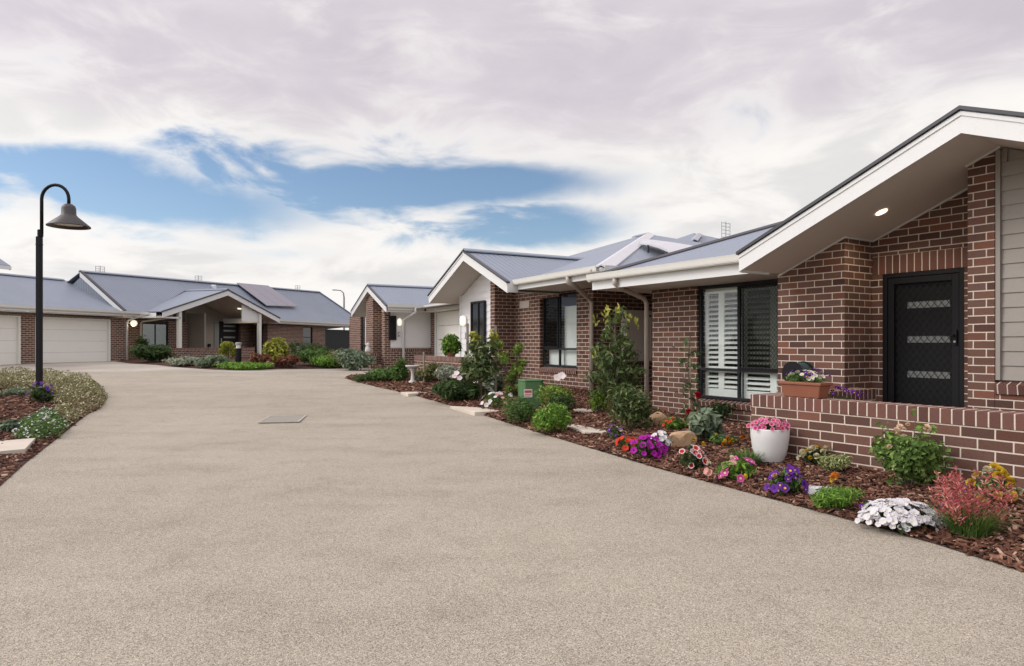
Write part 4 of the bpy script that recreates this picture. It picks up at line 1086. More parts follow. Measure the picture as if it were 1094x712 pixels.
# bollards
def bollard(px, py, ptop, label):
    p = at(px, py); b = empty('bollard_light', p); tag(b, label, 'bollard', 'bollard lights in the far bed')
    h = (py-ptop)*mpp(p); r = .11
    obj_at(MB().lathe([(r,-.1),(r,h*.74),(r*.9,h*.75),(.001,h*.75)], n=16), 'post', 'black', b)
    obj_at(MB().lathe([(r*.75,h*.75),(r*.75,h*.9),(.001,h*.9)], n=16), 'lens', 'lens', b)
    obj_at(MB().lathe([(.001,h*.895),(r*1.03,h*.895),(r*1.03,h*.97),(r*.7,h),(.001,h*1.0)], n=16), 'cap', 'steel', b)
bollard(254.6, 391, 366, 'taller looking black bollard light with grey cap in front of the porch wall')
bollard(319, 386.5, 370, 'black bollard light among dark shrubs between the yellow bush and the round hedge')

# green utility pillar
P = at(567, 434); k = mpp(P); u_ = empty('utility_pillar', P, R(12)); tag(u_, 'green plastic utility pillar with a white and red sticker behind the round shrubs', 'utility box')
wd_, hh = 12*k, 28.5*k
c_ = wd_*.28
pl = [(-wd_+c_,-wd_),(wd_-c_,-wd_),(wd_,-wd_+c_),(wd_,wd_-c_),(wd_-c_,wd_),(-wd_+c_,wd_),(-wd_,wd_-c_),(-wd_,-wd_+c_)]
obj_at(MB().prism(pl, 'z', -.05, hh*.93), 'body', 'pillar_green', u_, bevel=.012)
pl2 = [(x*1.04, y*1.04) for x, y in pl]; obj_at(MB().prism(pl2, 'z', hh*.931, hh), 'lid', 'pillar_green', u_, bevel=.012)
obj_at(MB().box(-wd_*.86, -wd_*.1, -wd_-.004, -wd_-.001, hh*.36, hh*.66), 'sticker', 'sticker', u_)
obj_at(MB().box(-wd_*.80, -wd_*.16, -wd_-.006, -wd_-.0045, hh*.53, hh*.62).box(-wd_*.80, -wd_*.30, -wd_-.006, -wd_-.0045, hh*.40, hh*.42).box(-wd_*.80, -wd_*.2, -wd_-.006, -wd_-.0045, hh*.46, hh*.48), 'sticker_print', 'sticker_red', u_)

# drain grate in the driveway
gp = [ray_ground(px, py, G) for px, py in ((277,446.5),(318,444.2),(329,450.5),(287,453))]
gx = sum(p[0] for p in gp)/4; gy_ = sum(p[1] for p in gp)/4
dg = empty('drain_grate', (gx, gy_, G(gx,gy_)+.005)); tag(dg, 'grey steel drain grate set in the driveway', 'drain grate')
m_ = MB(lambda u, n, z: (u, z, n)); gw_, gl_ = .62, .95
bar_frame(lambda u, n, z: (u, z, n), -gw_/2, gw_/2, -gl_/2, gl_/2, .03, .0, .012, m_)
obj_at(m_, 'grate_frame', 'grate', dg)
m_ = MB()
for i in range(16): x = -gl_/2+.06+i*(gl_-.12)/15; m_.box(-gw_/2+.031, gw_/2-.031, x-.012, x+.012, .0, .009)
obj_at(m_, 'grate_bars', 'grate', dg); obj_at(MB().box(-gw_/2+.031, gw_/2-.031, -gl_/2+.031, gl_/2-.031, -.02, .0005), 'drain_pit', 'grate', dg)
dg.rotation_euler = (0,0,R(10))

# stepping stones and slabs
def slab_px(name, pxs, label, cat, mat='paver', t=.16, up=.03, group=None):
    pts = [at(a, b) for a, b in pxs]; c = sum(pts, Vector())/len(pts); z = c.z+up
    mb = MB().prism([(p.x-c.x, p.y-c.y) for p in pts], 'z', -t, 0)
    o = mb.build(name, mat, bevel=.006); o.location = (c.x, c.y, z); tag(o, label, cat, group); return o
slab_px('stepping_stone', [(-30,473.5),(38,472.2),(27,485),(-30,486)], 'pale rectangular stepping slab in the left bed near the lamp post', 'stepping stone')
slab_px('stepping_stone', [(606,457),(614,454.5),(651,462),(644,464.5),(624,465)], 'pale angular stepping stone close to the round shrubs', 'stepping stone', group='stepping stones in the right bed')
slab_px('stepping_stone', [(612,440.5),(620,437.8),(643,437.5),(648,441),(622,442.3)], 'small pale stepping stone at the foot of the magnolia beside the middle house wall', 'stepping stone', group='stepping stones in the right bed')
slab_px('paving_slab', [(481,436.5),(539,436.3),(538,440),(507,444.5)], 'pale paving slab at the driveway edge before the staked tree', 'paving slab')
slab_px('edging_stone', [(428,421.5),(459,418),(464,419.5),(436,424)], 'long thin pale edging stone at the far end of the right bed', 'edging')
slab_px('slate_piece', [(764,469),(772,466.2),(792,465.5),(790,468),(776,470.2)], 'flat grey green slate piece lying in the mulch by the white pot', 'slate', 'slate', .05, .02)

def rock(px, py, wpx, hpx, label, mat='sand', seed=1, flat=1.0):
    p = at(px, py); k = mpp(p); r = random.Random(seed)
    bm = bmesh.new(); bmesh.ops.create_icosphere(bm, subdivisions=3, radius=1)
    ax = [Vector((r.uniform(-1,1), r.uniform(-1,1), r.uniform(-.3,1))).normalized() for _ in range(9)]; ds = [r.uniform(.62,.9) for _ in ax]
    for v_ in bm.verts:
        c = v_.co.copy()
        for a, d in zip(ax, ds):
            e = c.dot(a)-d
            if e > 0: c -= a*e
        v_.co = Vector((c.x*wpx*k*.56, c.y*wpx*k*.38*flat, c.z*hpx*k*.62+hpx*k*.38))
    me = bpy.data.meshes.new('rock'); bm.to_mesh(me); bm.free(); me.materials.append(M[mat])
    o = bpy.data.objects.new('rock', me); COL.objects.link(o); o.location = p; tag(o, label, 'rock'); return o
rock(702, 452, 21, 12, 'brown sandstone block lying against the wall foot behind the dark shrub', seed=3)
rock(728, 477, 30, 19, 'larger golden sandstone rock beside the magenta petunias', seed=11)
rock(405, 393.5, 7, 4, 'small pale stone at the corner of the far right entry', seed=5)

# white pot with pink flowers (pot here, plant below)
_x, _y = frame(A1, 5.655, Yp(A1, 5.655, 822.5)); PP = Vector((_x, _y, H(_x,_y))); k = mpp(PP); pw, ph = 19.8*k, 36*k
pot = empty('flower_pot', PP); tag(pot, 'tall white round flower pot standing against the brick porch wall', 'flower pot')
obj_at(MB().lathe([(.001,0),(pw*.66,0),(pw*.72,ph*.06),(pw*.90,ph*.4),(pw*.985,ph*.75),(pw,ph*.97),(pw*.985,ph),(pw*.93,ph),(pw*.92,ph*.93),(pw*.9,ph*.90),(.001,ph*.90)], n=40), 'pot_body', 'pot_white', pot, smooth=True)
obj_at(MB().lathe([(.001,ph*.905),(pw*.895,ph*.905),(.001,ph*.94)], n=24), 'potting_soil', 'soil', pot)
# terracotta trough on the wall
def h1w(x, y, z): a, b = frame(A1, x, y); return Vector((a, b, z))
tr = h1w(5.985, 3.95, .727); tro = empty('planter_box', tr, A1); tag(tro, 'terracotta trough planter standing on the brick porch wall', 'planter')
m_ = MB()
def frus(mb, a0, b0, a1, b1, z0, z1):
    mb.add([(-a0,-b0,z0),(a0,-b0,z0),(a0,b0,z0),(-a0,b0,z0),(-a1,-b1,z1),(a1,-b1,z1),(a1,b1,z1),(-a1,b1,z1)], [(0,3,2,1),(4,5,6,7),(0,1,5,4),(1,2,6,5),(2,3,7,6),(3,0,4,7)])
frus(m_, .075, .19, .092, .215, 0, .125); obj_at(m_, 'trough', 'terracotta', tro, bevel=.008)
m_ = MB(); frus(m_, .105, .228, .105, .228, .1255, .152); obj_at(m_, 'rim', 'terracotta', tro, bevel=.005)
# hose reel on the porch blade
hp = h1w(7.83, 5.17, EYE+(HY-398)/FP*8.6); hr = empty('hose_reel', hp, A1); tag(hr, 'black hose reel mounted on the brick wall behind the trough planter', 'hose reel')
ringT = lambda u, n, z: (-n, u, z)
def disc(mb, r0, r1, n0, n1, N=28):
    vs = []; fs = []
    for j in range(N):
        t = 2*math.pi*j/N
        for r, n in ((r0,n0),(r1,n0),(r1,n1),(r0,n1)): vs.append((-n, r*math.cos(t), r*math.sin(t)))
    for j in range(N):
        for q in range(4): fs.append((j*4+q, ((j+1)%N)*4+q, ((j+1)%N)*4+(q+1)%4, j*4+(q+1)%4))
    mb.add(vs, fs)
m_ = MB(); disc(m_, .03, .145, .26, .275); disc(m_, .03, .145, .03, .045); disc(m_, .02, .06, .0, .29); obj_at(m_, 'reel', 'black', hr)
m_ = MB()
for i in range(6): disc(m_, .10, .128, .06+i*.03, .084+i*.03)
obj_at(m_, 'hose', 'hose', hr); m_ = MB().box(-.30,-.0,-.012,.012,-.012,.012); obj_at(m_, 'axle', 'steel', hr)
# white water meter lid box
P = at(877, 528); k = mpp(P); wb_ = empty('meter_lid', P+Vector((0,0,.005)), R(-24)); tag(wb_, 'white plastic meter box lid lying in the mulch behind the low green bush', 'meter box')
m_ = MB(); frus(m_, 13.5*k, 7*k, 12*k, 6*k, -.02, 6.5*k); obj_at(m_, 'lid', 'white', wb_, bevel=.005)
m_ = MB()
for i in range(6): m_.box(-10*k+i*4*k-.6*k, -10*k+i*4*k+.6*k, -4.5*k, 4.5*k, 6.5*k+.0005, 6.5*k+.004)
obj_at(m_, 'lid_ribs', 'cement', wb_)
# bird bath
P = at(441, 409.5); k = mpp(P); bb_ = empty('bird_bath', P); tag(bb_, 'pale cement bird bath among silver shrubs at the far end of the right bed', 'bird bath')
hb = 19*k; rb = 8*k
obj_at(MB().lathe([(.001,0),(rb*.6,0),(rb*.55,hb*.08),(rb*.28,hb*.2),(rb*.22,hb*.5),(rb*.3,hb*.75),(rb*.45,hb*.82),(.001,hb*.83)], n=20), 'pedestal', 'cement', bb_, smooth=True)
obj_at(MB().lathe([(rb*.4,hb*.821),(rb*.95,hb*.93),(rb,hb),(rb*.9,hb),(rb*.5,hb*.9),(.001,hb*.88)], n=24), 'bowl', 'cement', bb_, smooth=True)
# small white cat-like garden ornament on the entry wall of house 3
gq = frame(A2, 7.7, Yp(A2, 7.7, 393.3)); og = empty('garden_ornament', (gq[0], gq[1], .92)); tag(og, 'small white garden ornament sitting on the short entry wall', 'ornament')
obj_at(MB().lathe([(.001,0),(.12,0),(.13,.1),(.09,.2),(.06,.24),(.085,.3),(.07,.37),(.001,.40)], n=14), 'figure', 'cement', og, smooth=True)
# stakes
def stake(px, py, ptop, label, mat='bamboo', r=.012, lean=(0,0), cat='stake'):
    p = at(px, py); h = (py-ptop)*mpp(p)
    o = MB().tube([(0,0,-.1),(lean[0],lean[1],h)], [r, r*.85], 7).build('garden_stake', mat); o.location = p; tag(o, label, cat); return o
stake(737, 462, 372, 'tall pale garden stake behind the red rose near the shuttered window', r=.013)
stake(453, 410, 376, 'thin brown timber stake before the low wall of the middle house', 'stake', .03)
stake(838, 486, 489, 'tiny', 'bamboo', .005) if False else None
# tree guard: three timber stakes with ties
P = at(517, 424); k = mpp(P); tg = empty('tree_guard', P); tag(tg, 'weathered timber stakes and rails round the bushy tree at the paving slab', 'tree guard')
for (dx, dy, hp_) in ((-17,-.12,78), (-4,-.35,37), (12.5,.05,76)):
    obj_at(MB().box(dx*k-.025, dx*k+.025, dy-.025, dy+.025, -.1, hp_*k), 'stake', 'stake', tg)
obj_at(MB().tube([(-17*k,-.14,34*k),(-4*k,-.38,35.5*k)], .03, 6), 'rail', 'stake', tg); obj_at(MB().tube([(-4*k,-.38,36*k),(13*k,.03,37*k)], .03, 6), 'rail', 'stake', tg)

# ================================================================== PLANTS
def leaf_mesh(name, mat, pts, nrm, L, W, jitter=.48, axis=None, droop=0.0, fold=.25, rg=rng):
    n = len(pts); pts = np.asarray(pts, float); nrm = np.asarray(nrm, float)
    nrm = nrm + rg.normal(0, .45, (n,3)); nrm /= np.linalg.norm(nrm, axis=1)[:,None]+1e-9
    t = rg.normal(0, 1, (n,3)) if axis is None else np.asarray(axis, float)+rg.normal(0, .25, (n,3))
    t -= (t*nrm).sum(1)[:,None]*nrm; t /= np.linalg.norm(t, axis=1)[:,None]+1e-9
    b = np.cross(nrm, t)
    s = (1+jitter*rg.normal(0, 1, n)).clip(.4, 1.9)[:,None]
    Ls, Ws = L*s, W*s
    A = pts - t*Ls*.5; B = pts + t*Ls*.5 - np.array([0,0,1])*droop*Ls
    mid = pts + t*Ls*.02
    C = mid + b*Ws*.5 + nrm*Ws*fold; D = mid - b*Ws*.5 + nrm*Ws*fold
    V = np.stack([A, C, B, D], 1).reshape(-1,3)
    i = np.arange(n)*4
    Fc = np.concatenate([np.stack([i,i+2,i+1],1), np.stack([i,i+3,i+2],1)])
    me = bpy.data.meshes.new(name); me.from_pydata(V.tolist(), [], Fc.tolist())
    tint = np.repeat(rg.normal(.45,.24,n).clip(0,1), 4)
    a = me.attributes.new('tint', 'FLOAT', 'POINT'); a.data.foreach_set('value', tint.astype(np.float32))
    me.materials.append(mat if not isinstance(mat, str) else M[mat]); return me
def link(me, name, parent=None, loc=None):
    o = bpy.data.objects.new(name, me); COL.objects.link(o)
    if parent is not None: o.parent = parent
    if loc is not None: o.location = loc
    return o
def cloud(n, lobes, shell=.55):
    """points and outward directions in a union of ellipsoid lobes (cx,cy,cz,rx,ry,rz)"""
    lobes = np.asarray(lobes, float); vol = (lobes[:,3]*lobes[:,4]*lobes[:,5])**.67; pick = rng.choice(len(lobes), n, p=vol/vol.sum())
    d = rng.normal(0,1,(n,3)); d /= np.linalg.norm(d,axis=1)[:,None]
    r = (shell+(1-shell)*rng.random(n)**.8)*(1+rng.normal(0,.06,n))
    lb = lobes[pick]; p = lb[:,:3]+d*lb[:,3:]*r[:,None]
    p = p + rng.normal(0, .07, (n,3))*lb[:,3:]*rng.choice([.4,1,2.6], (n,1), p=[.5,.38,.12])
    return p, d*np.array([1,1,1.0])+np.array([0,0,.35])
def lobes_in(rx, ry, h, n, seed, base=.12, size=.5):
    r = random.Random(seed); L = [(0,0,h*.5,rx*.72,ry*.72,h*.45)]
    for i in range(n):
        a = 2*math.pi*i/n + r.uniform(-.4,.4); q = r.uniform(.35,.62); s = size*r.uniform(.75,1.2)
        z = h*r.uniform(base+.2,.74)
        L.append((rx*q*math.cos(a), ry*q*math.sin(a), z, rx*s, ry*s, min(h*s*.62, h-z, z*1.05)))
    return L
def stems(me_name, parent, pts, r=.008, mat='bark'):
    mb = MB()
    for p in pts: mb.tube([(p[0]*.15,p[1]*.15,-.03),(p[0]*.6,p[1]*.6,p[2]*.55),(p[0],p[1],p[2])], [r*1.4, r, r*.5], 5)
    return mb.build('stem', mat, parent)
def plant(name, label, cat, base, lobes, n, L, W, mat, shell=.5, axis=None, droop=0, group=None, stem=True, sr=.008, ground=True):
    o = empty(name, base); tag(o, label, cat, group)
    p, d = cloud(n, lobes, shell)
    if ground:
        keep = p[:,2] > .005; p, d = p[keep], d[keep]
    me = leaf_mesh('foliage', mat, p, d, L, W, axis=None if axis is None else np.tile(axis, (len(p),1)), droop=droop)
    link(me, 'foliage', o)
    if stem: stems('stem', o, [(l[0], l[1], l[2]+l[5]*.3) for l in lobes[:7]], sr)
    return o
def bush(px, py, wpx, hpx, label, mat, n=2200, L=.035, W=.018, name='shrub', cat='shrub', seed=1, nl=7, deep=.85, shell=.5, back=True, **kw):
    p = at(px, py); k = mpp(p); rx, h = wpx*k*.5, hpx*k; ry = rx*deep
    if back: p = Vector((p.x, p.y+ry*.75, 0)); p.z = H(p.x, p.y)
    return plant(name, label, cat, p, lobes_in(rx, ry, h, nl, seed), n, L, W, mat, shell, **kw), p, rx, h

def blade_mesh(name, mat, n, r, h, w=.012, spread=.6, arch=.3):
    V = []; Fc = []; T = []
    for i in range(n):
        a = rnd.uniform(0,6.283); q = r*math.sqrt(rnd.random())*.45; L = h*rnd.uniform(.6,1.1); th = rnd.uniform(0, spread)
        x0, y0 = q*math.cos(a), q*math.sin(a); a2 = a+rnd.uniform(-.6,.6); tt = rnd.random()
        b = len(V); S = 4
        for j in range(S+1):
            t = j/S; out = L*(math.sin(th)*t + arch*t*t); z = L*(math.cos(th)*t - arch*.6*t*t*math.sin(th)*1.2)
            ww = w*(1-t)**.6*.5+.0006
            cx_, cy_ = x0+out*math.cos(a2), y0+out*math.sin(a2)
            V += [(cx_-ww*math.sin(a2), cy_+ww*math.cos(a2), z), (cx_+ww*math.sin(a2), cy_-ww*math.cos(a2), z)]; T += [tt, tt]
            if j: Fc.append((b+2*j-2, b+2*j-1, b+2*j+1, b+2*j))
    me = bpy.data.meshes.new(name); me.from_pydata(V, [], Fc); a = me.attributes.new('tint','FLOAT','POINT'); a.data.foreach_set('value', T)
    me.materials.append(M[mat]); return me

# flowers
def bloom_mesh(name, R_, mats, lobes=5, depth=.3, notch=.12, rings=(.28,.7,1.0)):
    V = [(0,0,-depth*R_)]; Fc = []; mi = []; N = lobes*5
    for q, rr in enumerate(rings):
        for j in range(N):
            t = 2*math.pi*j/N; c = math.cos(lobes*t)
            r = R_*rr*(1-notch*rr*(.5-.5*c)); z = R_*(-depth*(1-rr)**1.5+.10*rr*math.sin(lobes*2*t+1)*rr)
            V.append((r*math.cos(t), r*math.sin(t), z))
    for j in range(N): Fc.append((0, 1+j, 1+(j+1)%N)); mi.append(0)
    for q in range(len(rings)-1):
        for j in range(N):
            a = 1+q*N; Fc.append((a+j, a+N+j, a+N+(j+1)%N, a+(j+1)%N)); mi.append(min(q+1, len(mats)-1))
    me = bpy.data.meshes.new(name); me.from_pydata(V, [], Fc)
    for m in mats: me.materials.append(M[m])
    me.polygons.foreach_set('material_index', mi); me.polygons.foreach_set('use_smooth', [True]*len(Fc)); return me
def pompon_mesh(name, R_, mats, n=26):
    V = []; Fc = []; r = random.Random(5)
    for i in range(n):
        d = Vector((r.gauss(0,1), r.gauss(0,1), abs(r.gauss(0,1))+.15)).normalized(); s = d.cross(Vector((.3,.7,.2))).normalized(); u = d.cross(s)
        b = len(V); w = R_*.6
        V += [tuple(d*R_*.2), tuple(d*R_*.75+s*w), tuple(d*R_+u*w*.25), tuple(d*R_*.75-s*w)]; Fc.append((b,b+1,b+2,b+3))
    me = bpy.data.meshes.new(name); me.from_pydata(V, [], Fc)
    for m in mats: me.materials.append(M[m])
    return me
C_ = {'red':(.62,.045,.025),'magenta':(.46,.02,.38),'white':(.82,.81,.83),'pink':(.72,.16,.40),'hotpink':(.66,.07,.33),'purple':(.16,.035,.36),'violet':(.10,.012,.20),
      'yellow':(.78,.55,.05),'orange':(.75,.27,.03),'cream':(.80,.74,.50),'lilac':(.55,.42,.62),'rose':(.72,.36,.36),'deepred':(.50,.015,.03),'palepink':(.95,.84,.83),'scarlet':(.70,.07,.03),'peach':(.95,.76,.56)}
for kx, c in C_.items(): M['p_'+kx] = petal_mat('petal_'+kx, c)
M['g_lime'] = greens('lime_leaves', (.070,.126,.021), (.168,.280,.042), (.336,.448,.084))
M['g_mid'] = greens('mid_leaves', (.028,.063,.017), (.070,.147,.035), (.154,.266,.070))
M['g_rose'] = greens('rose_leaves', (.055,.11,.022), (.12,.21,.045), (.24,.35,.10))
M['g_deep'] = greens('deep_leaves', (.014,.031,.013), (.034,.070,.022), (.077,.133,.042))
M['g_gloss'] = greens('glossy_leaves', (.026,.048,.017), (.066,.108,.034), (.18,.225,.085), .2, .4)
M['g_olive'] = greens('olive_leaves', (.070,.070,.025), (.154,.168,.056), (.280,.280,.112))
M['g_silver'] = greens('silver_leaves', (.132,.154,.110), (.275,.308,.231), (.462,.484,.396))
M['g_greygreen'] = greens('grey_green_leaves', (.070,.105,.070), (.154,.210,.140), (.308,.378,.266))
M['g_bright'] = greens('bright_leaves', (.049,.112,.017), (.119,.252,.031), (.252,.448,.070))
M['g_yellow'] = greens('yellow_leaves', (.132,.154,.022), (.286,.308,.044), (.506,.473,.099))
M['g_copper'] = tint_mat('copper_leaves', [(0,(.05,.02,.015)),(.4,(.16,.05,.035)),(.75,(.30,.11,.07)),(1,(.4,.2,.12))], .6, .25)
M['g_redspike'] = tint_mat('red_flower_spikes', [(0,(.22,.035,.04)),(.35,(.46,.08,.10)),(.6,(.60,.20,.19)),(.85,(.70,.40,.32)),(1,(.76,.58,.45))], .65, .2)
M['g_varieg'] = greens('variegated_leaves', (.110,.143,.044), (.286,.330,.121), (.550,.572,.308))
M['g_straw'] = greens('straw_leaves', (.088,.083,.039), (.209,.193,.094), (.440,.407,.264))

def blooms(parent, mesh, n, rx, ry, h, z0=.55, up=.45, tiltcam=.45, scale=(.8,1.15), seed=1, name='flower', cap=.99, cx=0, cy=0, spread=1.0):
    r = random.Random(seed); first = None
    for i in range(n):
        a = r.uniform(0, 6.283); dz = r.random()**.8 if z0 < .4 else r.uniform(.25, 1); q = math.sqrt(max(0, 1-dz*dz))
        x, y = q*math.cos(a), q*math.sin(a)
        if y > .25 and r.random() < .55: y = -y
        z = h*(z0 + (1.06-z0)*dz*r.uniform(.9,1.06)); rj = r.uniform(.85,1.2); x *= 1.05*rj; y *= 1.05*rj
        d = Vector((x*.9+r.gauss(0,.22), y*.9-tiltcam*.7+r.gauss(0,.22), up*.6+dz*.7+r.uniform(0,.2))).normalized()
        o = bpy.data.objects.new(name, mesh); COL.objects.link(o); o.parent = parent
        o.location = (cx+x*rx, cy+y*ry, z+.008); o.rotation_mode = 'QUATERNION'; o.rotation_quaternion = d.to_track_quat('Z','Y') @ Quaternion((0,0,1), r.uniform(0,6.28))
        s = r.uniform(*scale); o.scale = (s,s,s)

def flowerbush(px, py, wpx, hpx, label, green, spec, cat='flowers', n=500, L=.04, W=.02, name='flowering_plant', seed=1, z0=.18, back=True):
    o, p, rx, h = bush(px, py, wpx, hpx*.92, label, green, n, L, W, name, cat, seed, 6, stem=False, back=back)
    for i, (mesh, cnt, kw) in enumerate(spec):
        a = dict(seed=seed*17+i, z0=z0); a.update(kw); blooms(o, mesh, cnt, rx, rx*.85, h, **a)
    return o
B = {}
B['red'] = bloom_mesh('flower', .034, ['p_deepred','p_scarlet','p_scarlet'])
B['magenta'] = bloom_mesh('flower', .036, ['p_violet','p_magenta','p_magenta'])
B['purple'] = bloom_mesh('flower', .034, ['p_violet','p_purple','p_purple'])
B['violet'] = bloom_mesh('flower', .034, ['p_yellow','p_violet','p_purple'], 5, .1, .2)
B['white'] = bloom_mesh('flower', .034, ['p_cream','p_white','p_white'])
B['redwhite'] = bloom_mesh('flower', .037, ['p_deepred','p_red','p_white'], rings=(.3,.74,1.0))
B['pink'] = bloom_mesh('flower', .036, ['p_cream','p_hotpink','p_pink'], 5, .2, .2)
B['salmon'] = bloom_mesh('flower', .033, ['p_yellow','p_rose','p_rose'])
B['yellow'] = pompon_mesh('flower', .028, ['p_yellow']); B['orange'] = pompon_mesh('flower', .03, ['p_orange']); B['cream'] = pompon_mesh('flower', .032, ['p_cream'])
B['smallpink'] = bloom_mesh('flower', .024, ['p_deepred','p_hotpink','p_rose']); B['smallpurple'] = bloom_mesh('flower', .021, ['p_yellow','p_violet','p_purple']); B['smallwhite'] = bloom_mesh('flower', .022, ['p_yellow','p_cream','p_white'])
B['rose'] = pompon_mesh('flower', .045, ['p_deepred'], 40); B['palerose'] = pompon_mesh('flower', .036, ['p_peach'], 36); B['bigrose'] = bloom_mesh('flower', .085, ['p_palepink','p_palepink','p_palepink'], 5, .22, .16, (.3,.62,1.0))

# --- near right bed, from the white pot forward
o = empty('potted_flowers', PP+Vector((0,0,ph*.93))); tag(o, 'pink flowers filling the tall white pot', 'flowers')
p_, d_ = cloud(420, [(0,0,.02,pw*.82,pw*.82,.075)], .3); kp = p_[:,2] > 0; link(leaf_mesh('foliage', 'g_deep', p_[kp], d_[kp], .035, .02), 'foliage', o)
blooms(o, B['smallpink'], 75, pw*.95, pw*.95, .10, z0=.25, seed=4)
o = empty('trough_flowers', tr+Vector((0,0,.15)), A1); tag(o, 'purple and white pansies growing in the terracotta trough', 'flowers')
p_, d_ = cloud(300, [(0,-.1,.03,.09,.1,.06),(0,.1,.03,.09,.1,.06)], .3); link(leaf_mesh('foliage', 'g_mid', p_, d_, .035, .018), 'foliage', o)
blooms(o, B['smallwhite'], 22, .09, .20, .10, z0=.3, seed=5, tiltcam=0); blooms(o, B['smallpurple'], 24, .10, .22, .13, z0=.3, seed=6, tiltcam=0)
tp = h1w(6.26, Yp(A1, 6.26, 884), .70); o = empty('trailing_flowers', tp, A1); tag(o, 'dark purple flowers growing behind the porch wall right of the trough', 'flowers')
p_, d_ = cloud(500, [(0,-.10,-.02,.10,.2,.1),(0,.14,.0,.10,.18,.1)], .3); link(leaf_mesh('foliage', 'g_deep', p_, d_, .035, .016), 'foliage', o)
blooms(o, B['smallpurple'], 40, .13, .34, .12, z0=.3, seed=8, tiltcam=0); blooms(o, B['smallwhite'], 5, .1, .12, .14, z0=.4, seed=9, cy=.18, tiltcam=0)
stems('stem', o, [(0,.1,-.5),(0,-.1,-.5)], .008)

flowerbush(672, 483, 24, 15, 'scarlet red petunias left of the magenta clump', 'g_mid', [(B['red'], 17, {})], n=300, seed=2)
flowerbush(693, 492, 36, 24, 'bright magenta petunia clump by the golden rock', 'g_deep', [(B['magenta'], 34, {})], n=420, seed=3)
flowerbush(707, 484, 24, 21, 'white and purple petunias just behind the magenta clump', 'g_mid', [(B['white'], 14, {}), (B['magenta'], 5, {})], n=300, seed=5)
flowerbush(657, 470, 18, 15, 'small dark blue pansies at the tip of the stepping stone', 'g_mid', [(B['smallpurple'], 10, {}), (B['smallwhite'], 3, {})], n=220, seed=6, L=.03)
flowerbush(742, 504, 30, 27, 'red petunias with white edges', 'g_deep', [(B['redwhite'], 17, {'up':.35,'tiltcam':.5})], n=330, seed=7)
flowerbush(790, 517, 44, 25, 'mixed pink and cream flowers in light green foliage', 'g_bright', [(B['pink'], 12, {'cx':.05}), (B['salmon'], 6, {'cx':-.05}), (B['cream'], 4, {'cx':-.08,'scale':(.6,.8)}), (B['violet'], 2, {}), (B['yellow'], 1, {})], n=650, L=.05, W=.02, seed=8)
flowerbush(845, 532, 36, 32, 'deep purple pansies on the left of the white meter lid', 'g_mid', [(B['violet'], 22, {'tiltcam':.45}), (B['purple'], 8, {}), (B['yellow'], 1, {'scale':(.6,.7)})], n=420, seed=9, L=.045)
flowerbush(777, 478, 44, 12, 'low yellow and orange marigolds in front of the slate piece', 'g_mid', [(B['yellow'], 5, {'cx':-.12,'scale':(.8,1)}), (B['orange'], 5, {'cx':.13,'scale':(.8,1)})], n=380, L=.03, seed=10)
o = empty('tufted_grass', at(797, 497)); tag(o, 'small tuft of fine green grass left below the white pot', 'grass tuft'); link(blade_mesh('foliage', 'g_mid', 480, .22, .16, .006, .9, .3), 'foliage', o)
flowerbush(872, 497, 34, 19, 'pale yellow pansies beside the white pot at the wall foot', 'g_deep', [(B['cream'], 9, {}), (B['yellow'], 5, {'scale':(.6,.9)})], n=420, seed=12, L=.04, back=False)
bush(897, 508, 36, 21, 'pale variegated low shrub at the porch wall foot', 'g_varieg', 1300, .026, .011, seed=13)
o, p_, rx_, h_ = bush(901, 549, 56, 25, 'low feathery green bush at the driveway edge', 'g_bright', 2600, .035, .006, seed=14, shell=.25)
blooms(o, B['orange'], 2, .04, .04, h_*1.25, z0=.95, seed=3, cx=.02, cy=.12); blooms(o, B['yellow'], 1, .03, .03, h_*1.1, z0=.9, seed=7, cx=.06, cy=.1)
wm = flowerbush(976, 570, 82, 26, 'mound of pure white petunias at the driveway edge', 'g_deep', [(B['white'], 98, {'up':.55,'tiltcam':.25,'scale':(.55,.85)})], n=500, seed=15, z0=.1, L=.045)
kk = mpp(at(976,567)); V = []; Fc = []; mi = []; wb = B['white']; r_ = random.Random(77)
bv = [v.co.copy() for v in wb.vertices]; bf = [tuple(p.vertices) for p in wb.polygons]; bm_ = [p.material_index for p in wb.polygons]
for i in range(210):
    a = r_.uniform(0,6.283); dz = r_.random()**.75; q = math.sqrt(1-dz*dz); rr = .93+.07*r_.random()
    a += .12*math.sin(a*5); c = Vector((q*math.cos(a)*41*kk*rr, q*math.sin(a)*36*kk*rr, (.03+dz*25*kk)*rr)); d = Vector((q*math.cos(a)+r_.gauss(0,.3), q*math.sin(a)-.2+r_.gauss(0,.3), dz+.9)).normalized()
    m3 = d.to_track_quat('Z','Y').to_matrix() @ Matrix.Rotation(r_.uniform(0,6.28),3,'Z'); sc_ = r_.uniform(.55,.85); n0 = len(V)
    V += [tuple(c + m3 @ (v*sc_)) for v in bv]; Fc += [tuple(j+n0 for j in f) for f in bf]; mi += bm_
me = bpy.data.meshes.new('flower_mass'); me.from_pydata(V, [], Fc)
for m_ in wb.materials: me.materials.append(m_)
me.polygons.foreach_set('material_index', mi); link(me, 'flower_mass', wm)['kind'] = 'stuff'
flowerbush(931, 551, 16, 14, 'few small violet pansies tucked left of the white petunia mound', 'g_deep', [(B['violet'], 5, {'scale':(.7,.9)})], n=90, seed=16)
o, p_, rx_, h_ = bush(985, 528, 80, 62, 'leafy green rose bush with peach buds against the porch wall', 'g_rose', 2300, .042, .024, name='rose_bush', cat='rose bush', seed=17, nl=9, shell=.35, sr=.007)
tall = []
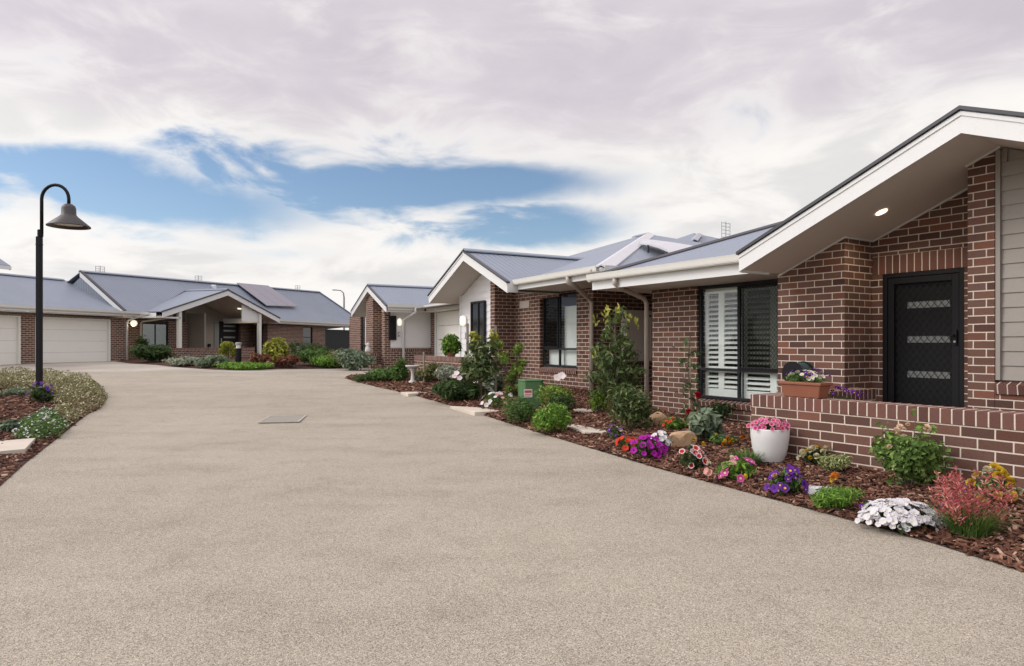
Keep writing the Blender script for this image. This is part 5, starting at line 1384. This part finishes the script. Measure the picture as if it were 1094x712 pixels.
for i in range(7):
    a = rnd.uniform(0,6.28); tall.append((rx_*.7*math.cos(a), rx_*.5*math.sin(a), h_*rnd.uniform(.95,1.2)))
tall.append((rx_*.35, .05, h_*1.42))
stems('stem', o, tall, .004, 'g_mid' if False else 'bark')
pp = np.array([(t[0]*f+rnd.gauss(0,.02), t[1]*f+rnd.gauss(0,.02), t[2]*f) for t in tall for f in (.8,.86,.92,.97,1.0)]); link(leaf_mesh('young_leaves', 'g_bright', pp, np.tile([0,-.3,1],(len(pp),1)), .045, .026), 'young_leaves', o)
blooms(o, B['palerose'], 6, rx_*.9, rx_*.6, h_*1.05, z0=.6, seed=5, scale=(.4,.8)); blooms(o, B['palerose'], 1, .02, .02, h_*1.02, z0=.95, seed=6, cx=rx_*.3, cy=-rx_*.3, scale=(1,1.1))
# red spiky shrub
P = at(1058, 582); k = mpp(P); P = Vector((P.x, P.y+.18, H(P.x,P.y+.18))); o = empty('spike_shrub', P); tag(o, 'red and pink feathery flower spikes over a dark green base at the right edge', 'shrub')
pts = []; nr = []; ax = []
for i in range(25):
    a = rnd.uniform(0,6.28); q = math.sqrt(rnd.random()); bx_, by_ = q*math.cos(a)*54*k, q*math.sin(a)*26*k; top = (76-22*q+rnd.uniform(-16,10))*k
    for j in range(95):
        f = rnd.random(); z = top*(.34+.66*f); rr = .058*(1.1-f*.75)*rnd.random()**.5
        aa = rnd.uniform(0,6.28); dr = Vector((math.cos(aa), math.sin(aa), .9))
        pts.append((bx_*(.55+.45*f)+rr*math.cos(aa), by_*(.55+.45*f)+rr*math.sin(aa), z)); nr.append((-math.sin(aa), math.cos(aa), .2)); ax.append(tuple(dr))
link(leaf_mesh('flower_spikes', 'g_redspike', pts, nr, .026, .0065, axis=ax), 'flower_spikes', o)
link(blade_mesh('foliage', 'g_mid', 420, .22, .24, .006, .8, .25), 'foliage', o)
flowerbush(1072, 545, 46, 40, 'yellow pansies behind the red spike shrub at the right edge', 'g_mid', [(B['yellow'], 16, {'scale':(1,1.5)}), (B['cream'], 6, {}), (B['violet'], 4, {})], n=420, seed=21)
flowerbush(1022, 556, 20, 18, 'purple pansies squeezed between the white mound and the red spikes', 'g_deep', [(B['violet'], 7, {})], n=150, seed=22)

# --- rose with grey green foliage by the window
P = at(752, 478); o, p_, rx_, h_ = bush(757, 474, 38, 40, 'grey green fleshy shrub in front of the shuttered window', 'g_greygreen', 520, .085, .045, seed=23, nl=7, shell=.4)
bush(772, 452, 36, 22, 'dark green low shrub under the window sill', 'g_deep', 700, .06, .022, seed=24)
P = at(742, 462); k = mpp(P); o = empty('climbing_rose', P); tag(o, 'thin red rose climbing the pale stake beside the shuttered window', 'rose')
pts = [(rnd.gauss(-.06,.07), rnd.gauss(0,.05), rnd.uniform(.15,1.15)) for _ in range(150)]; link(leaf_mesh('foliage', 'g_deep', pts, np.tile([0,-.5,1],(150,1)), .06, .034), 'foliage', o)
MB().tube([(0,0,0),(-.04,0,.4),(-.08,.02,.8),(-.05,.02,1.2)], .008, 6).build('stem', 'bark', o)
MB().tube([(.02,0,0),(.06,-.02,.2),(.02,-.03,.42)], .014, 6).build('branch', 'bark', o)
for (x, z) in ((.02,.47),(-.09,.26)):
    b_ = link(B['rose'], 'flower', o, (x, -.07, z)); b_.rotation_euler = (R(50),0,0)
flowerbush(722, 461, 26, 16, 'low red leaved plant between the two sandstone rocks', 'g_bright', [(B['red'], 6, {'scale':(.5,.8)})], n=500, L=.04, seed=25)
# --- magnolia
P = at(663, 447); k = mpp(P); P = Vector((P.x, P.y+.5, H(P.x,P.y+.5))); hM = 120*k
o = empty('magnolia_tree', P); tag(o, 'tall narrow magnolia with glossy leaves and pale yellow new tips before the brick wall', 'tree')
lob = []
for i in range(17):
    t = i/16; a = i*2.4; z = hM*(.14+.80*t); wq = (.20+.11*math.sin(t*5))*(1-.45*max(0,t-.6))
    lob.append((math.cos(a)*.24*(1-.4*t), math.sin(a)*.2*(1-.4*t), z, wq, wq*.9, hM*.075))
p_, d_ = cloud(1500, lob, .25); link(leaf_mesh('foliage', 'g_gloss', p_, d_*np.array([1,1,.6]), .11, .036, jitter=.3, droop=.15, fold=.14), 'foliage', o)
pts = []; ax = []
for (x, y, z) in [(.02,0,hM*.97),(-.16,-.05,hM*.91),(.20,-.05,hM*.90),(.08,.1,hM*.94),(-.10,.1,hM*.96),(-.33,-.1,hM*.58),(-.30,0,hM*.88),(.33,0,hM*.85),(.16,-.2,hM*.12),(.28,-.15,hM*.10)]:
    for j in range(11):
        a = rnd.uniform(0,6.28); pts.append((x+.06*math.cos(a)*rnd.random(), y+.06*math.sin(a), z+rnd.uniform(-.10,.08))); ax.append((.5*math.cos(a), .5*math.sin(a), 1))
link(leaf_mesh('young_leaves', 'g_yellow', pts, np.tile([0,-1,.3],(len(pts),1)), .075, .026, axis=ax, fold=.14), 'young_leaves', o)
mb = MB().tube([(0,0,-.05),(.02,0,hM*.4),(0,.02,hM*.75),(.01,0,hM*.95)], [.035,.028,.02,.008], 8)
for l in lob: mb.tube([(0,0,max(.1,l[2]-.16)),(l[0]*.6,l[1]*.6,l[2]-.05),(l[0]*1.4,l[1]*1.4,l[2]+.03)], [.012,.009,.005], 5)
mb.build('trunk', 'bark', o)
bush(677, 463, 56, 50, 'dense dark green shrub with small leaves at the magnolia foot', 'g_gloss', 2200, .065, .02, seed=26, nl=9, shell=.15)
bush(640, 443, 22, 28, 'small bright green bush at the white down pipe of the middle house', 'g_lime', 800, .045, .02, seed=27)
# --- round shrubs by the green pillar
RS = 'round clipped looking green shrubs round the utility pillar'
bush(557, 455, 42, 31, 'round mid green shrub in front and left of the green utility pillar', 'g_mid', 2600, .04, .014, seed=28, nl=9, group=RS)
bush(590, 466, 46, 35, 'brightest round green shrub closest to the driveway by the stepping stone', 'g_bright', 3200, .04, .014, seed=29, nl=9, group=RS)
o, p_, rx_, h_ = bush(596, 442, 42, 31, 'round yellow green shrub with a pale pink rose behind the other two', 'g_lime', 2200, .04, .014, seed=30, nl=8, group=RS)
for dx, dz in ((.0,.10),(.07,.13)):
    b_ = link(B['bigrose'], 'flower', o, (dx, -.12, h_+dz)); b_.rotation_euler = (R(55),0,0); b_.scale = (.85,)*3
bush(601, 447, 40, 26, 'dark green shrub right behind the bright round shrub', 'g_deep', 900, .045, .018, seed=31)
flowerbush(533, 438, 36, 19, 'pale lilac and white flowers left of the green utility pillar', 'g_mid', [(B['white'], 16, {'scale':(1.0,1.4)}), (B['salmon'], 9, {'scale':(.8,1.2)})], n=500, L=.045, seed=32)
# upright light green shrub
P = at(549, 424); k = mpp(P); o = empty('upright_shrub', P); tag(o, 'narrow upright yellow green shrub before the lit brick wall of the middle house', 'shrub')
lob = [(rnd.gauss(0,7)*k, rnd.gauss(0,5)*k, (4+52*i/13)*k, 6.5*k, 6*k, 6*k) for i in range(14)]
p_, d_ = cloud(1500, lob, .2); link(leaf_mesh('foliage', 'g_lime', p_, d_, .06, .024), 'foliage', o); stems('stem', o, [(l[0],l[1],l[2]) for l in lob[3:]], .01)
link(B['bigrose'], 'flower', o, (-13*k, -.1, 27*k)).scale = (.7,)*3
# staked bushy tree
P = at(512, 424); k = mpp(P); P = Vector((P.x+.05, P.y-.45, H(P.x,P.y-.45))); o = empty('small_tree', P); tag(o, 'bushy small tree with yellowish tips held by the timber tree guard', 'tree')
lob = [(-6*k,0,38*k,15*k,12*k,14*k),(8*k,.1,36*k,15*k,12*k,13*k),(0,-.1,28*k,18*k,13*k,12*k),(-5*k,.1,57*k,9*k,9*k,13*k),(11*k,0,56*k,9*k,8*k,12*k),(-15*k,0,34*k,7*k,7*k,9*k),(2*k,0,46*k,12*k,10*k,12*k)]
p_, d_ = cloud(1400, lob, .25); link(leaf_mesh('foliage', 'g_gloss', p_, d_, .10, .036, droop=.1, fold=.15), 'foliage', o)
p_, d_ = cloud(150, [(-6*k,0,66*k,7*k,6*k,6*k),(13*k,0,66*k,6*k,6*k,6*k)], .2); link(leaf_mesh('young_leaves', 'g_yellow', p_, d_, .09, .034), 'young_leaves', o)
mb = MB().tube([(0,0,-.05),(0,0,22*k),(-2*k,0,60*k)], [.04,.032,.012], 7)
for l in lob: mb.tube([(0,0,20*k),(l[0]*.8,l[1]*.8,l[2])], [.016,.007], 5)
mb.build('trunk', 'bark', o)
for (x, z) in ((-23,29),(-25,26),(-20,24)):
    b_ = link(B['bigrose'], 'flower', o, (x*k, -.45, z*k)); b_.rotation_euler = (R(50),0,0); b_.scale = (.7,)*3
# round bush on the low wall in a pot
wq = frame(A2, 7.02, Yp(A2, 7.02, 482)); o = empty('potted_shrub', (wq[0], wq[1], zw2)); tag(o, 'round clipped green shrub on the low wall before the middle house', 'potted shrub')
k = wq[1]/FP; p_, d_ = cloud(1600, lobes_in(12.5*k, 11*k, 25*k, 8, 40), .45); link(leaf_mesh('foliage', 'g_bright', p_, d_, .085, .04), 'foliage', o)
stems('stem', o, [(.1,0,.3),(-.1,0,.3),(0,0,.4)], .015); obj_at(MB().lathe([(.001,.001),(.10,.001),(.13,.10),(.12,.10),(.001,.09)], n=18), 'pot_body', 'terracotta', o)
# spreading plants at the far end of the right bed
def spread(px, py, wpx, hpx, label, mat, n, L, W, seed, name='spreading_shrub', cat='shrub', nl=9, **kw):
    return bush(px, py, wpx, hpx, label, mat, n, L, W, name, cat, seed, nl, .8, .25, **kw)
spread(487, 432, 58, 24, 'dark green spreading juniper shrub left of the staked tree', 'g_deep', 2200, .15, .035, 41)
spread(396, 408.5, 46, 8, 'dark low creeping shrub at the very tip of the right bed', 'g_deep', 900, .17, .04, 42)
spread(413, 408.5, 44, 15, 'green strappy low plant beside the bird bath', 'g_mid', 1300, .18, .035, 43)
spread(427, 409, 18, 27, 'small upright conifer left of the bird bath', 'g_mid', 1500, .11, .03, 44, cat='conifer')
spread(458, 410, 32, 24, 'brownish grey twiggy shrub round the thin timber stake', 'g_olive', 900, .09, .03, 45)
spread(449, 408.5, 18, 11, 'pale silver shrub hiding the foot of the bird bath', 'g_silver', 900, .09, .04, 46)
spread(484, 411, 54, 20, 'wide silver grey shrub along the low brick wall of the middle house', 'g_silver', 2400, .09, .035, 47)
spread(527, 421, 28, 28, 'grey green shrub behind the tree guard at the dark brick return', 'g_greygreen', 1100, .09, .035, 48)
flowerbush(512, 425, 34, 16, 'small white flowers under the tree guard', 'g_mid', [(B['white'], 14, {'scale':(1.2,1.8)})], n=500, L=.06, W=.03, seed=49)
bush(376, 396.5, 44, 0.1+24, 'grey green round bush before the entry of the far right house', 'g_greygreen', 2600, .12, .05, seed=50, nl=9)

# --- far bed of house 4
spread(156, 388, 44, 19, 'dark green shrub mass under the set back window across the court', 'g_deep', 2600, .17, .06, 51)
spread(150, 384, 16, 27, 'tall dark plant at the cream down pipe across the court', 'g_deep', 700, .16, .05, 52)
spread(190, 392.5, 46, 10, 'pale silver ground shrub at the left corner of the far bed', 'g_silver', 1500, .13, .05, 53)
spread(222, 393.5, 40, 13, 'grey green shrub in front of the brick porch wall across the court', 'g_greygreen', 1500, .13, .05, 54)
spread(254, 396.3, 66, 9, 'bright lime low ground shrub around the nearer bollard', 'g_bright', 2400, .11, .04, 55)
P = at(243, 390); k = mpp(P); o = empty('weeping_tree', P); tag(o, 'small weeping standard tree with yellow green head left of the bollard', 'tree')
p_, d_ = cloud(420, [(0,0,21*k,6.5*k,6*k,4*k),(-5*k,0,15*k,3.5*k,3*k,4*k),(6*k,0,14*k,3.5*k,3*k,4*k)], .3); link(leaf_mesh('foliage', 'g_yellow', p_, d_, .16, .07, droop=.4), 'foliage', o)
MB().tube([(0,0,-.05),(.02,0,12*k),(0,0,21*k)], [.05,.04,.02], 6).build('trunk', 'bark', o)
o, p_, rx_, h_ = spread(291, 391, 32, 30, 'yellow green bushy small tree in front of the right porch post', 'g_yellow', 1500, .16, .07, 56, cat='tree', name='small_tree')
spread(276, 393.5, 26, 16, 'dark red leaved shrub at the porch wall end across the court', 'g_copper', 900, .14, .06, 57)
spread(303, 393.5, 30, 14, 'coppery orange shrub right of the red leaved one', 'g_copper', 900, .13, .06, 58)
spread(286, 394, 10, 8, 'pale cream tufted plant between the two coppery shrubs', 'g_varieg', 300, .12, .05, 59)
spread(330, 392, 40, 19, 'loose green shrub behind the second bollard', 'g_mid', 1500, .15, .05, 60)
spread(326, 387, 50, 24, 'dark feathery shrub against the brick wall across the court', 'g_deep', 1500, .18, .05, 61)
spread(344, 394, 36, 14, 'light green low shrub left of the round hedge', 'g_bright', 1300, .12, .04, 62)
spread(364, 393.5, 46, 19, 'wide rounded olive green hedge bush near the dark gate', 'g_olive', 2600, .11, .045, 63)

# --- left bed
lx = [(x, y) for x, y in LB]
def groundcover(name, label, pxs, h0, n, mat, L, W, blossom=None, nb=0, bs=.5):
    poly = [ray_ground(a, b, H) for a, b in pxs]; xs = [p[0] for p in poly]; ys = [p[1] for p in poly]; pts = []; nr = []
    while len(pts) < n:
        x, y = rnd.uniform(min(xs), max(xs)), rnd.uniform(min(ys), max(ys))
        if not inside(poly, x, y): continue
        e = min(1, edge_dist(poly, x, y)/.3); hump = .35+.75*abs(math.sin(x*3.1+1+math.sin(y*2.2))*math.sin(y*2.6+x))**.6
        pts.append((x, y, H(x,y)+h0*e**.5*hump*rnd.random()**.5)); nr.append((rnd.gauss(0,.5), rnd.gauss(0,.5)-.2, 1))
    o = link(leaf_mesh(name, mat, pts, nr, L, W), name); tag(o, label, 'ground cover', kind='stuff')
    if blossom:
        V = []; Fc = []
        for i in range(nb):
            x, y, z = pts[rnd.randrange(len(pts))]; z = max(z, H(x,y)+h0*.55*min(1, edge_dist(poly,x,y)/.3)) + .015
            r = bs*rnd.uniform(.7,1.2); q = Matrix.Rotation(rnd.uniform(-.2,.9),3,'X') @ Matrix.Rotation(rnd.uniform(0,6.28),3,'Z'); b = len(V)
            V += [(x, y, z)]
            for j in range(10):
                t = math.pi*2*j/10; rr = r*(1 if j % 2 == 0 else .62); v = q @ Vector((rr*math.cos(t), rr*math.sin(t), .15*r)); V.append((x+v.x, y+v.y, z+v.z))
            Fc += [(b, b+1+j, b+1+(j+1)%10) for j in range(10)]
        me = bpy.data.meshes.new('blossom'); me.from_pydata(V, [], Fc); me.materials.append(M[blossom]); c = link(me, 'blossom', o); c['kind'] = 'stuff'
    return o
groundcover('ground_cover', 'straw coloured flowering ground cover spreading round the lamp post', [(-40,420),(20,419),(45,426),(60,437),(52,448),(72,457),(90,445),(112,435),(115,424),(104,412),(80,406.5),(40,405),(-40,405)], .33, 17000, 'g_straw', .055, .016, 'p_cream', 1500, .016)
groundcover('ground_cover', 'green ground cover with tiny white flowers at the driveway edge left', [(12,463),(25,450),(45,445),(68,448),(74,457),(62,468),(40,471),(18,469)], .27, 4200, 'g_mid', .05, .016, 'p_white', 420, .016)
P = at(33, 433); k = mpp(P); o, p_, rx_, h_ = bush(36, 432, 30, 20, 'purple flowering plant at the foot of the lamp post', 'g_deep', 420, .08, .035, name='flowering_plant', cat='flowers', seed=70, stem=True)
blooms(o, B['purple'], 30, rx_*.8, rx_*.6, h_*1.1, z0=.3, seed=12, scale=(.6,1.0))
bush(4, 462, 22, 14, 'small grey green plant above the slab at the left edge', 'g_greygreen', 350, .06, .03, seed=71)
bush(8, 424, 34, 10, 'low grey green tuft left of the lamp post', 'g_greygreen', 400, .07, .02, seed=72)

# ================================================================== CAMERA, LIGHT, SKY
cam = bpy.data.cameras.new('camera'); co_ = bpy.data.objects.new('camera', cam); COL.objects.link(co_); sc.camera = co_
co_.location = (0,0,EYE); co_.rotation_euler = (R(90),0,0)
cam.sensor_width = 36; cam.lens = 36*FP/1094; cam.shift_y = (HY-356)/1094; cam.clip_end = 3000; cam.clip_start = .05

sun_dir = Vector((-.80, -.02, .60)).normalized()
L = bpy.data.lights.new('sun', 'SUN'); L.energy = 1.5; L.angle = R(22); L.color = (1,.94,.86)
so = bpy.data.objects.new('sun', L); COL.objects.link(so); so.rotation_euler = (-sun_dir).to_track_quat('-Z','Y').to_euler()

wl = bpy.data.worlds.new('World'); sc.world = wl; wl.use_nodes = True; nt = NT(wl.node_tree); nt.n.clear()
out = nt.n.new('ShaderNodeOutputWorld'); bg = nt.n.new('ShaderNodeBackground'); nt.l.new(bg.outputs[0], out.inputs[0]); bg.inputs[1].default_value = .10
sky = nt.n.new('ShaderNodeTexSky'); sky.sky_type = 'NISHITA'; sky.sun_disc = False
sky.sun_elevation = math.asin(sun_dir.z); sky.sun_rotation = math.atan2(sun_dir.x, sun_dir.y); sky.altitude = 200; sky.dust_density = .6; sky.ozone_density = 1.5
tc = nt.n.new('ShaderNodeTexCoord'); vec = tc.outputs['Generated']
sx = nt.node('ShaderNodeSeparateXYZ'); nt.l.new(vec, sx.inputs[0]); X, Y, Z = sx.outputs
el = nt.math('DEGREES' if False else 'MULTIPLY', nt.math('ARCSINE', Z), 57.2958)
az = nt.math('MULTIPLY', nt.math('ARCTAN2', X, Y), 57.2958)       # degrees right of straight ahead
inv = nt.math('DIVIDE', 1.0, nt.math('ADD', nt.math('MAXIMUM', Z, 0.0), .14))
cb = nt.node('ShaderNodeCombineXYZ'); nt.l.new(nt.math('MULTIPLY', X, inv), cb.inputs[0]); nt.l.new(nt.math('MULTIPLY', Y, inv), cb.inputs[1]); cb.inputs[2].default_value = 3.7
pv = cb.outputs[0]
cb2 = nt.node('ShaderNodeCombineXYZ'); nt.l.new(X, cb2.inputs[0]); nt.l.new(Y, cb2.inputs[1]); nt.l.new(nt.math('MULTIPLY', Z, 2.6), cb2.inputs[2]); dv = cb2.outputs[0]
nA = nt.noise(dv, 2.3, 7, .55, .35); nB = nt.noise(dv, 6.0, 8, .56, .5); nC = nt.noise(dv, 1.3, 4, .5)
def band(v, c, w):
    d = nt.math('DIVIDE', nt.math('SUBTRACT', v, c), w); return nt.math('EXPONENT', nt.math('MULTIPLY', nt.math('MULTIPLY', d, d), -1.0))
# gaps of blue between the cloud decks: field = where the air is clear
azd = nt.math('ADD', az, nt.math('MULTIPLY', nt.math('SUBTRACT', nB, .5), 22))
eld = nt.math('ADD', el, nt.math('MULTIPLY', nt.math('SUBTRACT', nA, .5), 9))
g1 = nt.math('MULTIPLY', band(eld, 13.8, 2.8), band(azd, -8, 17))
g2 = nt.math('MULTIPLY', band(eld, 11.3, 2.4), nt.math('MULTIPLY', band(azd, -33, 17), .95))
g3 = nt.math('MULTIPLY', band(eld, 9.8, 2.2), nt.math('MULTIPLY', band(azd, 2, 9), .75))
g4 = nt.math('MULTIPLY', band(eld, 8.0, 1.2), nt.math('MULTIPLY', band(azd, -22, 12), .3))
clear = nt.math('ADD', nt.math('MAXIMUM', nt.math('MAXIMUM', g1, g2), nt.math('MAXIMUM', g3, g4)), nt.math('MULTIPLY', nt.math('SUBTRACT', nB, .5), 1.25))
cover = nt.math('SUBTRACT', 1.0, nt.sstep(clear, .16, .64))
# cloud brightness
white, grey, lav = (9.5,9.2,8.85), (6.0,5.75,5.95), (5.9,5.4,6.0)
shade = nt.sstep(nt.math('ADD', nA, nt.math('MULTIPLY', nt.math('SUBTRACT', nB, .5), .45)), .28, .74)
hi = nt.mix(shade, lav, nt.mix(nC, (6.8,6.2,6.75), (7.8,7.35,7.55)))
lowc = nt.mix(nt.math('MULTIPLY', nt.sstep(nB, .35, .6), 1.0), (7.5,7.35,7.3), white)
edge = nt.math('MULTIPLY', nt.sstep(clear, -.05, .28), 1.0)
cl = nt.mix(nt.sstep(nt.math('ADD', el, nt.math('MULTIPLY', nt.math('SUBTRACT', nA, .5), 10)), 14.5, 20), lowc, hi)
cl = nt.mix(nt.math('MULTIPLY', edge, .6), cl, (9.0,8.8,8.6))
glow = nt.math('MULTIPLY', band(az, -98, 34), band(el, 24, 22))  # extra brightness added to the unseen left sky to light the facades
back = nt.math('MULTIPLY', nt.sstep(nt.math('ABSOLUTE', az), 70, 130), nt.sstep(el, 4, 25))  # unseen sky behind the camera, brightened to lift the walls facing it
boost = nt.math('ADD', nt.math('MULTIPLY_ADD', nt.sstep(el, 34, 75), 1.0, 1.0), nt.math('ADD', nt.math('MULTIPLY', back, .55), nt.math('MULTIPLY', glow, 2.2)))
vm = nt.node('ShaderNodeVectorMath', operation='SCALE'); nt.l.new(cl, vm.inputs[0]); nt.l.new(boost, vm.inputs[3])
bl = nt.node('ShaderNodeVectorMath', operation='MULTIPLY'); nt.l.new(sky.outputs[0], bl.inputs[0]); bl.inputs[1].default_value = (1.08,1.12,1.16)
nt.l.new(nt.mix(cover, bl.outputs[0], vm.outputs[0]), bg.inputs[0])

sc.view_settings.view_transform = 'Standard'; sc.view_settings.look = 'None'; sc.view_settings.gamma = 1; sc.view_settings.use_curve_mapping = False
sc.view_settings.exposure = 0.08
sc.cycles.use_denoising = True
sc.cycles.max_bounces = 6; sc.cycles.diffuse_bounces = 3; sc.cycles.glossy_bounces = 3; sc.cycles.transparent_max_bounces = 10; sc.cycles.transmission_bounces = 4
sc.cycles.caustics_reflective = False; sc.cycles.caustics_refractive = False
